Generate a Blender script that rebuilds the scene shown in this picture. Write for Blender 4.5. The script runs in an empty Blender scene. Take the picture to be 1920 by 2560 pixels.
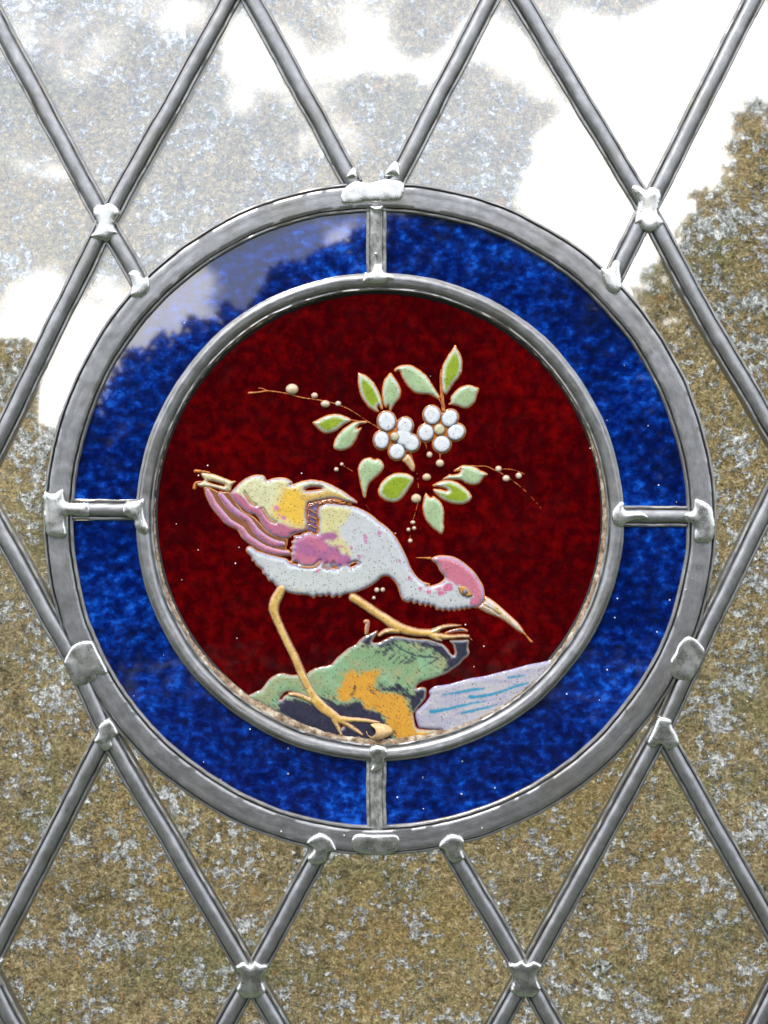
import bpy, math, random
import numpy as np
from mathutils import Vector, noise as mnoise

random.seed(7); rng = np.random.default_rng(7)
SC = bpy.context.scene
COL = SC.collection
S = 0.000125            # metres per photograph pixel on the plane of the glass
CX, CY, ZC, D = 960.0, 1280.0, 1.6, 0.5

# ------------------------------------------------------------------ camera
cam_d = bpy.data.cameras.new("camera"); cam = bpy.data.objects.new("camera", cam_d); COL.objects.link(cam)
cam.location = (0, -D, ZC); cam.rotation_euler = (math.radians(90), 0, 0)
cam_d.sensor_fit = 'HORIZONTAL'; cam_d.sensor_width = 24; cam_d.lens = 50
cam_d.clip_start = 0.02; cam_d.clip_end = 400
SC.camera = cam
SC.render.resolution_x, SC.render.resolution_y = 768, 1024

# ------------------------------------------------------------------ look
SC.view_settings.view_transform = 'Standard'; SC.view_settings.look = 'None'
SC.view_settings.exposure = 0.62; SC.view_settings.gamma = 1.0
SC.cycles.transparent_max_bounces = 16
SC.cycles.max_bounces = 8

SUN_EL, SUN_AZ = math.radians(50), math.radians(-25)    # azimuth from straight behind the camera, towards the left

def N(nt, t, **kw):
    n = nt.nodes.new(t)
    for k, v in kw.items():
        if k in n.bl_rna.properties.keys(): setattr(n, k, v)
    return n
def link(nt, a, b): nt.links.new(a, b)

def pxdir(u, v):
    d = Vector(((u-CX)*S/D, -1, (CY-v)*S/D)); d.normalize(); return d

def make_world():
    w = bpy.data.worlds.new("World"); SC.world = w; w.use_nodes = True
    nt = w.node_tree; nt.nodes.clear()
    out = N(nt, 'ShaderNodeOutputWorld'); bg = N(nt, 'ShaderNodeBackground')
    sky = N(nt, 'ShaderNodeTexSky'); sky.sky_type = 'NISHITA'; sky.sun_disc = False
    sky.sun_elevation = SUN_EL; sky.sun_rotation = math.radians(180)+SUN_AZ; sky.air_density = 1.2; sky.dust_density = 2.0
    tc = N(nt, 'ShaderNodeTexCoord')
    no = N(nt, 'ShaderNodeTexNoise'); no.inputs['Scale'].default_value = 5.5; no.inputs['Detail'].default_value = 7; no.inputs['Roughness'].default_value = 0.64
    link(nt, tc.outputs['Generated'], no.inputs['Vector'])
    def val(x):
        return x
    # where the big cumulus banks and the blue gaps stand in the part of the sky the window mirrors
    banks = [(660,150,150,.8),(420,50,80,.45),(210,130,80,.25),(900,110,150,.7),(790,340,90,.5),(90,420,80,.3),(1150,160,130,.7),
             (1500,230,230,1.0),(1750,170,230,1.0),(1640,430,220,.9),(1400,440,140,.8),(250,830,210,1.1),(120,1010,170,1.0),(370,800,120,.7),
             (830,560,110,.8),(1600,700,160,.8),
             (120,260,250,-.6),(60,640,220,-.8),(440,430,260,-.8),(300,560,180,-.7),(680,480,140,-.5),(330,200,150,-.35),(960,230,95,-.9),(1210,300,110,-.9),(1340,490,70,-.7),
             (1080,20,90,-.7),(1600,-20,190,-.9),(620,640,130,-.7),(1120,440,120,-.6),(550,380,130,-.4),(520,680,130,-.6)]
    acc = None
    # domain warp so that the banks have ragged edges
    wn = N(nt, 'ShaderNodeTexNoise'); wn.inputs['Scale'].default_value = 16; wn.inputs['Detail'].default_value = 6
    link(nt, tc.outputs['Generated'], wn.inputs['Vector'])
    sub = N(nt, 'ShaderNodeVectorMath', operation='SUBTRACT'); link(nt, wn.outputs['Color'], sub.inputs[0]); sub.inputs[1].default_value = (.5,.5,.5)
    mul = N(nt, 'ShaderNodeVectorMath', operation='SCALE'); link(nt, sub.outputs[0], mul.inputs[0]); mul.inputs['Scale'].default_value = 0.11
    add = N(nt, 'ShaderNodeVectorMath', operation='ADD'); link(nt, tc.outputs['Generated'], add.inputs[0]); link(nt, mul.outputs[0], add.inputs[1])
    for (u, v, r, wt) in banks:
        d = N(nt, 'ShaderNodeVectorMath', operation='DISTANCE'); link(nt, add.outputs[0], d.inputs[0]); d.inputs[1].default_value = pxdir(u, v)
        m = N(nt, 'ShaderNodeMapRange'); m.interpolation_type = 'SMOOTHSTEP'
        m.inputs['From Min'].default_value = 0; m.inputs['From Max'].default_value = r*1.45*S/D
        m.inputs['To Min'].default_value = wt*(1.25 if wt > 0 else .9); m.inputs['To Max'].default_value = 0
        link(nt, d.outputs['Value'], m.inputs['Value'])
        if acc is None: acc = m.outputs[0]
        else:
            a = N(nt, 'ShaderNodeMath', operation='ADD'); link(nt, acc, a.inputs[0]); link(nt, m.outputs[0], a.inputs[1]); acc = a.outputs[0]
    nz = N(nt, 'ShaderNodeMapRange'); nz.inputs['From Min'].default_value = .3; nz.inputs['From Max'].default_value = .7
    nz.inputs['To Min'].default_value = -0.5; nz.inputs['To Max'].default_value = 0.72
    link(nt, no.outputs['Fac'], nz.inputs['Value'])
    a = N(nt, 'ShaderNodeMath', operation='ADD'); link(nt, acc, a.inputs[0]); link(nt, nz.outputs[0], a.inputs[1])
    cm = N(nt, 'ShaderNodeMapRange'); cm.interpolation_type = 'SMOOTHSTEP'
    cm.inputs['From Min'].default_value = -0.05; cm.inputs['From Max'].default_value = 0.75
    link(nt, a.outputs[0], cm.inputs['Value'])
    mix = N(nt, 'ShaderNodeMix', data_type='RGBA'); link(nt, cm.outputs[0], mix.inputs['Factor'])
    # thin high cloud veils the blue: pale grey-blue sky
    veil = N(nt, 'ShaderNodeMix', data_type='RGBA'); veil.inputs['Factor'].default_value = 0.6
    link(nt, sky.outputs[0], veil.inputs['A']); veil.inputs['B'].default_value = (9.4,10.6,13.2,1)
    link(nt, veil.outputs['Result'], mix.inputs['A']); mix.inputs['B'].default_value = (34,33.6,33.2,1)
    # the land below the horizon
    sep = N(nt, 'ShaderNodeSeparateXYZ'); link(nt, tc.outputs['Generated'], sep.inputs[0])
    hz = N(nt, 'ShaderNodeMapRange'); hz.inputs['From Min'].default_value = -0.01; hz.inputs['From Max'].default_value = 0.01
    link(nt, sep.outputs['Z'], hz.inputs['Value'])
    land = N(nt, 'ShaderNodeMix', data_type='RGBA'); link(nt, hz.outputs[0], land.inputs['Factor'])
    land.inputs['A'].default_value = (1.0,1.1,.6,1); link(nt, mix.outputs['Result'], land.inputs['B'])
    link(nt, land.outputs['Result'], bg.inputs['Color']); bg.inputs['Strength'].default_value = 0.1
    link(nt, bg.outputs[0], out.inputs['Surface'])
make_world()
sl = bpy.data.lights.new("sun", 'SUN'); sl.energy = 2.2; sl.angle = math.radians(10); sl.color = (1, .96, .9)
so = bpy.data.objects.new("sun", sl); COL.objects.link(so)
sd = Vector((math.sin(SUN_AZ)*math.cos(SUN_EL), -math.cos(SUN_AZ)*math.cos(SUN_EL), math.sin(SUN_EL)))
so.rotation_euler = sd.to_track_quat('Z', 'Y').to_euler(); so.location = sd*5

# ------------------------------------------------------------------ helpers
def W(u, v, h=0.0):
    """photo pixel (u, v) on the window, raised h pixels towards the room side the camera stands on"""
    return ((u-CX)*S, -h*S, ZC+(CY-v)*S)

def tag(o, label=None, cat=None, group=None, kind=None):
    if label: o['label'] = label
    if cat: o['category'] = cat
    if group: o['group'] = group
    if kind: o['kind'] = kind
    return o
def empty(name, loc):
    o = bpy.data.objects.new(name, None); COL.objects.link(o); o.location = loc; o.empty_display_size = .02; return o
def mesh_obj(name, verts, faces, mat, parent=None, col=None, uv=None, smooth=True, sharp=None):
    me = bpy.data.meshes.new(name)
    verts = np.asarray(verts, dtype=np.float32); 
    if isinstance(faces, np.ndarray):
        n, k = faces.shape
        me.vertices.add(len(verts)); me.vertices.foreach_set('co', verts.ravel())
        me.loops.add(n*k); me.loops.foreach_set('vertex_index', faces.astype(np.int32).ravel())
        me.polygons.add(n); me.polygons.foreach_set('loop_start', np.arange(0, n*k, k, dtype=np.int32))
        me.update(calc_edges=True); me.validate()
    else:
        me.from_pydata([tuple(v) for v in verts], [], faces)
    if smooth: me.polygons.foreach_set('use_smooth', np.ones(len(me.polygons), dtype=bool))
    if sharp: me.set_sharp_from_angle(angle=math.radians(sharp))
    if col is not None:
        ca = me.color_attributes.new(name='paint', type='FLOAT_COLOR', domain='POINT')
        ca.data.foreach_set('color', np.asarray(col, dtype=np.float32).ravel())
    if uv is not None:
        ul = me.uv_layers.new(name='along')
        li = np.empty(len(me.loops), dtype=np.int32); me.loops.foreach_get('vertex_index', li)
        ul.data.foreach_set('uv', np.asarray(uv, dtype=np.float32)[li].ravel())
    me.materials.append(mat)
    o = bpy.data.objects.new(name, me); COL.objects.link(o)
    if parent: o.parent = parent; o.matrix_parent_inverse = parent.matrix_world.inverted() if parent.type!='EMPTY' else __import__('mathutils').Matrix.Translation(-parent.location)
    return o

def srgb(r, g, b):
    f = lambda c: (c/255/12.92) if c/255 <= .04045 else ((c/255+.055)/1.055)**2.4
    return np.array([f(r), f(g), f(b)])

def vnoise(P, scale, oct=3, seed=0.0):
    """smooth value noise on N x 2 points, about -1..1"""
    out = np.zeros(len(P)); amp = 1.0; tot = 0
    for o in range(oct):
        q = P/scale*(2**o)+seed*17.3+o*31.7
        i = np.floor(q).astype(np.int64); f = q-i; f = f*f*(3-2*f)
        def h(ix, iy):
            n = (ix*374761393+iy*668265263+int(seed*1000)*974711) & 0x7fffffff
            n = ((n ^ (n >> 13))*1274126177) & 0x7fffffff
            n = n ^ (n >> 16)
            return (n & 0xffff)/32767.5-1
        a = h(i[:,0], i[:,1]); b = h(i[:,0]+1, i[:,1]); c = h(i[:,0], i[:,1]+1); d = h(i[:,0]+1, i[:,1]+1)
        out += amp*((a*(1-f[:,0])+b*f[:,0])*(1-f[:,1])+(c*(1-f[:,0])+d*f[:,0])*f[:,1]); tot += amp; amp *= .5
    return out/tot

# traced points are written in the pixels of an enlarged crop: origin and scale of each crop
CROPS = {1:(460,1140,3.318), 2:(860,1340,3.318), 3:(560,1440,3.318), 4:(600,840,4.1475), 5:(960,840,4.1475), 6:(760,1100,4.1475),
         7:(960,1500,3.318), 8:(560,1640,5.53),
         11:(200,440,5.53), 12:(800,380,5.53), 13:(1460,420,5.53), 14:(80,1180,4.1475), 15:(1500,1180,3.071), 16:(100,1560,4.1475),
         17:(700,1800,3.016), 18:(500,2300,5.53), 0:(0,0,1.0)}
def Z(c, pts):
    ox, oy, s = CROPS[c]
    return [(ox+x/s, oy+y/s) for x, y in pts]
def ln(c, v): return v/CROPS[c][2]

def smooth_closed(pts, n=5):
    P = np.array(pts, float); m = len(P); out = []
    for i in range(m):
        p0, p1, p2, p3 = P[(i-1)%m], P[i], P[(i+1)%m], P[(i+2)%m]
        for k in range(n):
            t = k/n
            out.append(.5*((2*p1)+(-p0+p2)*t+(2*p0-5*p1+4*p2-p3)*t*t+(-p0+3*p1-3*p2+p3)*t**3))
    return np.array(out)
def smooth_open(pts, n=6):
    P = np.array(pts, float); m = len(P); out = []
    for i in range(m-1):
        p0, p1, p2, p3 = P[max(i-1,0)], P[i], P[i+1], P[min(i+2,m-1)]
        for k in range(n):
            t = k/n
            out.append(.5*((2*p1)+(-p0+p2)*t+(2*p0-5*p1+4*p2-p3)*t*t+(-p0+3*p1-3*p2+p3)*t**3))
    out.append(P[-1]); return np.array(out)

class Poly:      # signed distance, positive inside
    def __init__(s, pts, smooth=True): s.p = smooth_closed(pts, 4) if smooth else np.array(pts, float)
    def box(s): return s.p.min(0), s.p.max(0)
    def __call__(s, Q):
        A = s.p; B = np.roll(A, -1, 0); d2 = np.full(len(Q), 1e18); ins = np.zeros(len(Q), bool)
        for a, b in zip(A, B):
            e = b-a; L = e@e
            if L < 1e-12: continue
            w = Q-a; t = np.clip((w@e)/L, 0, 1); r = w-t[:,None]*e
            d2 = np.minimum(d2, (r*r).sum(1))
            c = ((a[1] > Q[:,1]) != (b[1] > Q[:,1]))
            with np.errstate(divide='ignore', invalid='ignore'):
                xx = (b[0]-a[0])*(Q[:,1]-a[1])/(b[1]-a[1])+a[0]
            ins ^= c & (Q[:,0] < xx)
        return np.where(ins, 1, -1)*np.sqrt(d2)
class Stroke:    # rows of (x, y, half width)
    def __init__(s, pts, smooth=True):
        s.p = smooth_open(pts, 5) if smooth and len(pts) > 2 else np.array(pts, float)
    def box(s): r = s.p[:,2].max(); return s.p[:,:2].min(0)-r, s.p[:,:2].max(0)+r
    def __call__(s, Q):
        best = np.full(len(Q), -1e9)
        for a, b in zip(s.p[:-1], s.p[1:]):
            e = b[:2]-a[:2]; L = e@e
            if L < 1e-9: continue
            w = Q-a[:2]; t = np.clip((w@e)/L, 0, 1); r = w-t[:,None]*e
            best = np.maximum(best, a[2]+(b[2]-a[2])*t-np.sqrt((r*r).sum(1)))
        return best
class Union:
    def __init__(s, *a): s.a = a
    def box(s):
        b = [x.box() for x in s.a]; return np.min([x[0] for x in b], 0), np.max([x[1] for x in b], 0)
    def __call__(s, Q): return np.max([x(Q) for x in s.a], 0)
class Cut:
    def __init__(s, a, b): s.a, s.b = a, b
    def box(s): return s.a.box()
    def __call__(s, Q): return np.minimum(s.a(Q), -s.b(Q))
class Inter(Cut):
    def __call__(s, Q): return np.minimum(s.a(Q), s.b(Q))
class Ell:
    def __init__(s, x, y, rx, ry=None, ang=0): s.c = np.array([x, y]); s.rx = rx; s.ry = ry or rx; s.g = math.radians(ang)
    def box(s): r = max(s.rx, s.ry); return s.c-r, s.c+r
    def __call__(s, Q):
        q = Q-s.c; c, n = math.cos(s.g), math.sin(s.g)
        x = q[:,0]*c+q[:,1]*n; y = -q[:,0]*n+q[:,1]*c
        k = np.sqrt((x/s.rx)**2+(y/s.ry)**2); return (1-k)*min(s.rx, s.ry)
class Rect:
    def __init__(s, x0, y0, x1, y1): s.b = (x0, y0, x1, y1)
    def box(s): return np.array(s.b[:2], float), np.array(s.b[2:], float)
    def __call__(s, Q):
        x0, y0, x1, y1 = s.b
        return np.minimum(np.minimum(Q[:,0]-x0, x1-Q[:,0]), np.minimum(Q[:,1]-y0, y1-Q[:,1]))

def relief(name, sdf, step, height, paint, mat, parent, base=0.0, wob=0.0, back=None, uv=False):
    """a low cushion of enamel, solder or glass whose outline is sdf = 0; height(Q, d) in pixels"""
    lo, hi = sdf.box(); lo = lo-2*step; hi = hi+2*step
    nx = int((hi[0]-lo[0])/step)+2; ny = int((hi[1]-lo[1])/step)+2
    gx, gy = np.meshgrid(lo[0]+np.arange(nx)*step, lo[1]+np.arange(ny)*step)
    Q = np.stack([gx.ravel(), gy.ravel()], 1)
    f = (lambda q: sdf(q)+wob*vnoise(q, 9, 2, 3.1)) if wob else sdf
    d = f(Q)
    idx = np.arange(nx*ny).reshape(ny, nx)
    quads = np.stack([idx[:-1,:-1].ravel(), idx[1:,:-1].ravel(), idx[1:,1:].ravel(), idx[:-1,1:].ravel()], 1)
    keep = (d[quads] > -0.35*step).all(1) | (d[quads].mean(1) > 0)
    quads = quads[keep]; used = np.unique(quads)
    rem = -np.ones(nx*ny, np.int64); rem[used] = np.arange(len(used)); quads = rem[quads]
    Q = Q[used]; d = d[used]
    # boundary vertices slide along the gradient on to the outline
    cnt = {}
    e = np.concatenate([quads[:,[0,1]], quads[:,[1,2]], quads[:,[2,3]], quads[:,[3,0]]]); es = np.sort(e, 1)
    key = es[:,0]*10**7+es[:,1]; uq, inv, c = np.unique(key, return_inverse=True, return_counts=True)
    be = e[c[inv] == 1]; bv = np.unique(be)
    for it in range(2):
        q = Q[bv]; h = .6
        g = np.stack([f(q+[h,0])-f(q-[h,0]), f(q+[0,h])-f(q-[0,h])], 1); L = np.linalg.norm(g, axis=1)+1e-9; g /= L[:,None]
        dd = f(q); Q[bv] = q-g*np.clip(dd, -1.2*step, 1.2*step)[:,None]
    d = np.maximum(f(Q), 0); d[bv] = 0
    hh = height(Q, d) 
    V = np.stack([(Q[:,0]-CX)*S, -(base+hh)*S, ZC+(CY-Q[:,1])*S], 1)
    n = len(V)
    F = [quads]
    zb = -0.8 if back is None else back
    # side skirt down to the sheet below, and a back for sheets
    bmap = -np.ones(n, np.int64); bmap[bv] = n+np.arange(len(bv))
    Vb = V[bv].copy(); Vb[:,1] = -(zb)*S
    F.append(np.stack([be[:,1], be[:,0], bmap[be[:,0]], bmap[be[:,1]]], 1))
    Vall = [V, Vb]
    if back is not None:
        inner = np.ones(n, bool); inner[bv] = False; ii = np.where(inner)[0]
        bmap[ii] = n+len(bv)+np.arange(len(ii)); Vi = V[ii].copy(); Vi[:,1] = -zb*S; Vall.append(Vi)
        F.append(bmap[quads][:,::-1])
    V2 = np.concatenate(Vall); F = np.concatenate(F)
    C = None
    if paint is not None:
        C = paint(Q, d); C = np.concatenate([C, C[bv]]+([C[ii]] if back is not None else []))
    U = None
    if uv:
        U = np.concatenate([Q, Q[bv]]+([Q[ii]] if back is not None else []))/100
    # skirt quads share no normal with the top when steep: mark sharp
    return mesh_obj(name, V2, F, mat, parent, col=C, uv=U, sharp=70 if back is None else 30)

# ------------------------------------------------------------------ materials
def new_mat(name):
    m = bpy.data.materials.new(name); m.use_nodes = True; nt = m.node_tree
    for n in list(nt.nodes):
        if n.type != 'OUTPUT_MATERIAL' and n.type != 'BSDF_PRINCIPLED': nt.nodes.remove(n)
    return m, nt, nt.nodes['Principled BSDF'], nt.nodes['Material Output']
def ramp(nt, fac, stops):
    r = N(nt, 'ShaderNodeValToRGB'); link(nt, fac, r.inputs[0])
    while len(r.color_ramp.elements) < len(stops): r.color_ramp.elements.new(.5)
    for e, (p, c) in zip(r.color_ramp.elements, stops):
        e.position = p; e.color = (*c, 1) if len(c) == 3 else c
    return r.outputs[0]
def noise(nt, vec, scale, detail=4, rough=.5, dist=0, out='Fac'):
    n = N(nt, 'ShaderNodeTexNoise'); n.inputs['Scale'].default_value = scale; n.inputs['Detail'].default_value = detail
    n.inputs['Roughness'].default_value = rough; n.inputs['Distortion'].default_value = dist; link(nt, vec, n.inputs['Vector']); return n.outputs[out]
def mapr(nt, v, a, b, c=0, d=1, smooth=False):
    m = N(nt, 'ShaderNodeMapRange'); link(nt, v, m.inputs['Value'])
    if smooth: m.interpolation_type = 'SMOOTHSTEP'
    for k, x in zip(('From Min','From Max','To Min','To Max'), (a,b,c,d)): m.inputs[k].default_value = x
    return m.outputs[0]
def mixc(nt, fac, a, b, mode='MIX'):
    m = N(nt, 'ShaderNodeMix', data_type='RGBA', blend_type=mode)
    for k, x in (('Factor', fac), ('A', a), ('B', b)):
        if isinstance(x, (int, float)): m.inputs[k].default_value = x
        elif isinstance(x, (tuple, list, np.ndarray)): m.inputs[k].default_value = (*x[:3], 1)
        else: link(nt, x, m.inputs[k])
    return m.outputs['Result']
def math_(nt, op, a, b=None):
    m = N(nt, 'ShaderNodeMath', operation=op)
    for i, x in enumerate((a, b)):
        if x is None: continue
        if isinstance(x, (int, float)): m.inputs[i].default_value = x
        else: link(nt, x, m.inputs[i])
    return m.outputs[0]
def bump(nt, h, dist, strength=1.0, normal=None):
    b = N(nt, 'ShaderNodeBump'); b.inputs['Distance'].default_value = dist; b.inputs['Strength'].default_value = strength; link(nt, h, b.inputs['Height'])
    if normal: link(nt, normal, b.inputs['Normal'])
    return b.outputs[0]
def objvec(nt, scale=(1,1,1)):
    g = N(nt, 'ShaderNodeNewGeometry'); m = N(nt, 'ShaderNodeMapping'); m.inputs['Scale'].default_value = scale
    link(nt, g.outputs['Position'], m.inputs['Vector']); return m.outputs[0]

def glass_mat(name, tint_stops, k, texscale=(1,1,1), wave=2e-5, body=None):
    """sheet glass: tinted transmission, mirror reflection growing with angle, faint ripples"""
    m, nt, p, out = new_mat(name); nt.nodes.remove(p)
    tr = N(nt, 'ShaderNodeBsdfTransparent'); gl = N(nt, 'ShaderNodeBsdfGlossy'); gl.inputs['Roughness'].default_value = 0.027
    fr = N(nt, 'ShaderNodeFresnel'); fr.inputs['IOR'].default_value = 1.5
    f = math_(nt, 'MULTIPLY', fr.outputs[0], k); f = math_(nt, 'MINIMUM', f, .9)
    v = objvec(nt, texscale)
    if tint_stops:
        n1 = noise(nt, v, 190, 5, .62, 0); c = ramp(nt, n1, tint_stops); link(nt, c, tr.inputs['Color'])
    rip = noise(nt, objvec(nt), 14, 2, .5); b = bump(nt, rip, wave*30, .25)
    link(nt, b, gl.inputs['Normal'])
    base = tr.outputs[0]
    if body:
        df = N(nt, 'ShaderNodeBsdfDiffuse')
        n2 = noise(nt, v, 270, 4, .60, 0); n3 = noise(nt, v, 34, 3, .5, 0)
        s = math_(nt, 'ADD', math_(nt, 'MULTIPLY', n2, .72), math_(nt, 'MULTIPLY', n3, .34))
        link(nt, ramp(nt, s, body[1]), df.inputs['Color'])
        mx = N(nt, 'ShaderNodeMixShader'); mx.inputs[0].default_value = body[0]
        link(nt, base, mx.inputs[1]); link(nt, df.outputs[0], mx.inputs[2]); base = mx.outputs[0]
    mx = N(nt, 'ShaderNodeMixShader'); link(nt, f, mx.inputs[0]); link(nt, base, mx.inputs[1]); link(nt, gl.outputs[0], mx.inputs[2])
    link(nt, mx.outputs[0], out.inputs['Surface']); return m

M_CLEAR = glass_mat('clear_glass', None, 5.6)
M_BLUE = glass_mat('cobalt_glass', [(.3,(.06,.18,.7)),(.7,(.22,.55,1.0))], 2.9, (1,1,1.3), body=(.72, [(.41,(.001,.003,.035)),(.51,(.001,.008,.105)),(.60,(.002,.034,.28)),(.70,(.010,.13,.70))]))
M_RED = glass_mat('ruby_glass', [(.3,(.25,.0,.0)),(.7,(.6,.005,.01))], 0.9, (1,1,1), body=(.8, [(.34,(.017,.0002,.0014)),(.50,(.042,.0003,.0014)),(.61,(.088,.0005,.0014)),(.75,(.17,.001,.002))]))

def lead_mat(name='weathered_lead', g=17.2, e=22.5):
    m, nt, p, out = new_mat(name)
    uvn = N(nt, 'ShaderNodeUVMap'); uvn.uv_map = 'along'
    mp = N(nt, 'ShaderNodeMapping'); mp.inputs['Scale'].default_value = (.9, 24, 1); link(nt, uvn.outputs[0], mp.inputs['Vector'])
    st = noise(nt, mp.outputs[0], 1.6, 5, .62)
    bl = noise(nt, objvec(nt), 260, 5, .6)
    big = noise(nt, objvec(nt), 45, 3, .5)
    c = ramp(nt, math_(nt, 'ADD', math_(nt, 'MULTIPLY', st, .5), math_(nt, 'MULTIPLY', bl, .5)),
             [(.32,(.18,.18,.18)),(.5,(.28,.28,.285)),(.68,(.40,.40,.405))])
    c = mixc(nt, mapr(nt, big, .52, .72, 0, .5), c, (.20,.19,.15))
    sx = N(nt, 'ShaderNodeSeparateXYZ'); link(nt, uvn.outputs[0], sx.inputs[0])
    av = math_(nt, 'MULTIPLY', math_(nt, 'ABSOLUTE', sx.outputs[1]), 40.0)
    dg = noise(nt, objvec(nt), 380, 5, .65); dl = noise(nt, objvec(nt), 70, 3, .5)
    gd = mapr(nt, math_(nt, 'ABSOLUTE', math_(nt, 'SUBTRACT', av, g)), .6, 2.8, 1, 0)
    c = mixc(nt, math_(nt, 'MULTIPLY', gd, mapr(nt, dl, .35, .65, .15, .9)), c, mixc(nt, mapr(nt, dg, .45, .62), (.035,.031,.024), (.15,.11,.055)))
    ed = math_(nt, 'MULTIPLY', mapr(nt, av, e, e+1.5, 0, 1), mapr(nt, dg, .46, .60, 0, .8)); c = mixc(nt, ed, c, (.33,.29,.17))
    link(nt, c, p.inputs['Base Color']); p.inputs['Metallic'].default_value = .8
    link(nt, mapr(nt, st, .3, .7, .26, .44), p.inputs['Roughness'])
    b = bump(nt, st, 6e-5, .55); b = bump(nt, bl, 4e-5, .4, b)
    link(nt, b, p.inputs['Normal']); return m
M_LEAD = lead_mat(); M_LEAD_RING = lead_mat('weathered_ring_lead', 28.0, 33.5); M_LEAD_IN = lead_mat('weathered_inner_lead', 14, 19.5)
def rough_lead_mat():
    m, nt, p, out = new_mat('rough_lead')
    v = objvec(nt, (1.6,1,.8)); n1 = noise(nt, v, 420, 6, .7); n2 = noise(nt, v, 90, 3)
    c = ramp(nt, n1, [(.3,(.07,.07,.06)),(.5,(.21,.21,.20)),(.7,(.42,.42,.40))]); link(nt, c, p.inputs['Base Color'])
    p.inputs['Metallic'].default_value = .4; p.inputs['Roughness'].default_value = .5
    link(nt, bump(nt, n1, 2.2e-4, .8), p.inputs['Normal']); return m
M_ROUGH = rough_lead_mat()
def solder_mat():
    m, nt, p, out = new_mat('bright_solder')
    v = objvec(nt); n1 = noise(nt, v, 300, 4, .6); n2 = noise(nt, v, 110, 3, .5)
    vo = N(nt, 'ShaderNodeTexVoronoi'); vo.inputs['Scale'].default_value = 420; link(nt, v, vo.inputs['Vector'])
    pit = mapr(nt, vo.outputs['Distance'], .08, .16, 1, 0); gate = math_(nt, 'GREATER_THAN', N(nt,'ShaderNodeSeparateColor').outputs[0] if False else noise(nt, v, 500, 1), .70)
    pits = math_(nt, 'MULTIPLY', pit, gate)
    c = ramp(nt, n1, [(.3,(.54,.54,.51)),(.55,(.70,.70,.67)),(.75,(.80,.80,.77))])
    c = mixc(nt, mapr(nt, n2, .55,.75,0,.35), c, (.35,.32,.24)); c = mixc(nt, pits, c, (.04,.035,.03))
    link(nt, c, p.inputs['Base Color']); p.inputs['Metallic'].default_value = .95; link(nt, mapr(nt, n1, .3,.7,.20,.34), p.inputs['Roughness'])
    b = bump(nt, n2, 1e-4, .3); b = bump(nt, n1, 3e-5, .3, b); link(nt, b, p.inputs['Normal']); return m
M_SOLDER = solder_mat()

def enamel_mat():
    m, nt, p, out = new_mat('painted_enamel')
    at = N(nt, 'ShaderNodeAttribute'); at.attribute_name = 'paint'
    v = objvec(nt, (1,0,1))
    base = at.outputs['Color']; dens = at.outputs['Alpha']
    col = base
    n1 = noise(nt, v, 900, 4, .6)
    col = mixc(nt, mapr(nt, n1, .35,.65,0,.28), col, mixc(nt, 1.0, col, (.62,.62,.58), 'MULTIPLY'))
    for sc, r0, r1, thr, amt in ((1150,.18,.32,.30,.5),(760,.13,.21,.50,.75),(450,.08,.125,.80,.9)):
        vo = N(nt, 'ShaderNodeTexVoronoi'); vo.inputs['Scale'].default_value = sc; link(nt, v, vo.inputs['Vector'])
        sp = N(nt, 'ShaderNodeSeparateColor'); link(nt, vo.outputs['Color'], sp.inputs[0])
        g = math_(nt, 'GREATER_THAN', math_(nt, 'MULTIPLY', sp.outputs[0], mapr(nt, dens, 0, 1, .35, 1.35)), thr)
        dd = mapr(nt, vo.outputs['Distance'], r0, r1, amt, 0)
        g = math_(nt, 'MULTIPLY', g, dd); g = math_(nt, 'MULTIPLY', g, mapr(nt, dens, 0, .12, 0, 1))
        col = mixc(nt, g, col, (.065,.055,.022))
    link(nt, col, p.inputs['Base Color']); p.inputs['Roughness'].default_value = .10; p.inputs['Specular IOR Level'].default_value = .65
    n2 = noise(nt, v, 330, 3, .5)
    b = bump(nt, n2, 2.2e-4, .35); link(nt, b, p.inputs['Normal']); return m
M_ENAMEL = enamel_mat()
def putty_mat():
    m, nt, p, out = new_mat('dry_putty')
    v = objvec(nt); n1 = noise(nt, v, 420, 6, .7)
    c = ramp(nt, n1, [(.3,(.04,.022,.010)),(.45,(.18,.11,.06)),(.55,(.32,.25,.17)),(.70,(.58,.53,.42))])
    link(nt, c, p.inputs['Base Color']); p.inputs['Roughness'].default_value = .75
    link(nt, bump(nt, n1, 3e-4, .9), p.inputs['Normal']); return m
M_PUTTY = putty_mat()
def stain_mat():
    m, nt, p, out = new_mat('iron_red_paint_line')
    v = objvec(nt); n1 = noise(nt, v, 1500, 4, .7)
    link(nt, ramp(nt, n1, [(.35,(.16,.03,.006)),(.5,(.36,.10,.015)),(.65,(.52,.20,.035))]), p.inputs['Base Color'])
    p.inputs['Roughness'].default_value = .3; return m
M_STAIN = stain_mat()
def simple(name, c, rough=.5, n=None, bd=0):
    m, nt, p, out = new_mat(name); p.inputs['Roughness'].default_value = rough
    v = objvec(nt); n1 = noise(nt, v, n or 300, 4, .6)
    link(nt, mixc(nt, mapr(nt, n1, .3, .7), tuple(x*.65 for x in c), tuple(min(1, x*1.25) for x in c)), p.inputs['Base Color'])
    if bd: link(nt, bump(nt, n1, bd, .8), p.inputs['Normal'])
    return m
M_SPECK = simple('white_speck_mat', (.85,.85,.85), .7)
M_HUSK = simple('dry_husk', (.55,.36,.17), .6, 900, 2e-4)
M_BLACK = simple('black_rim_mat', (.006,.006,.008), .5)

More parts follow.
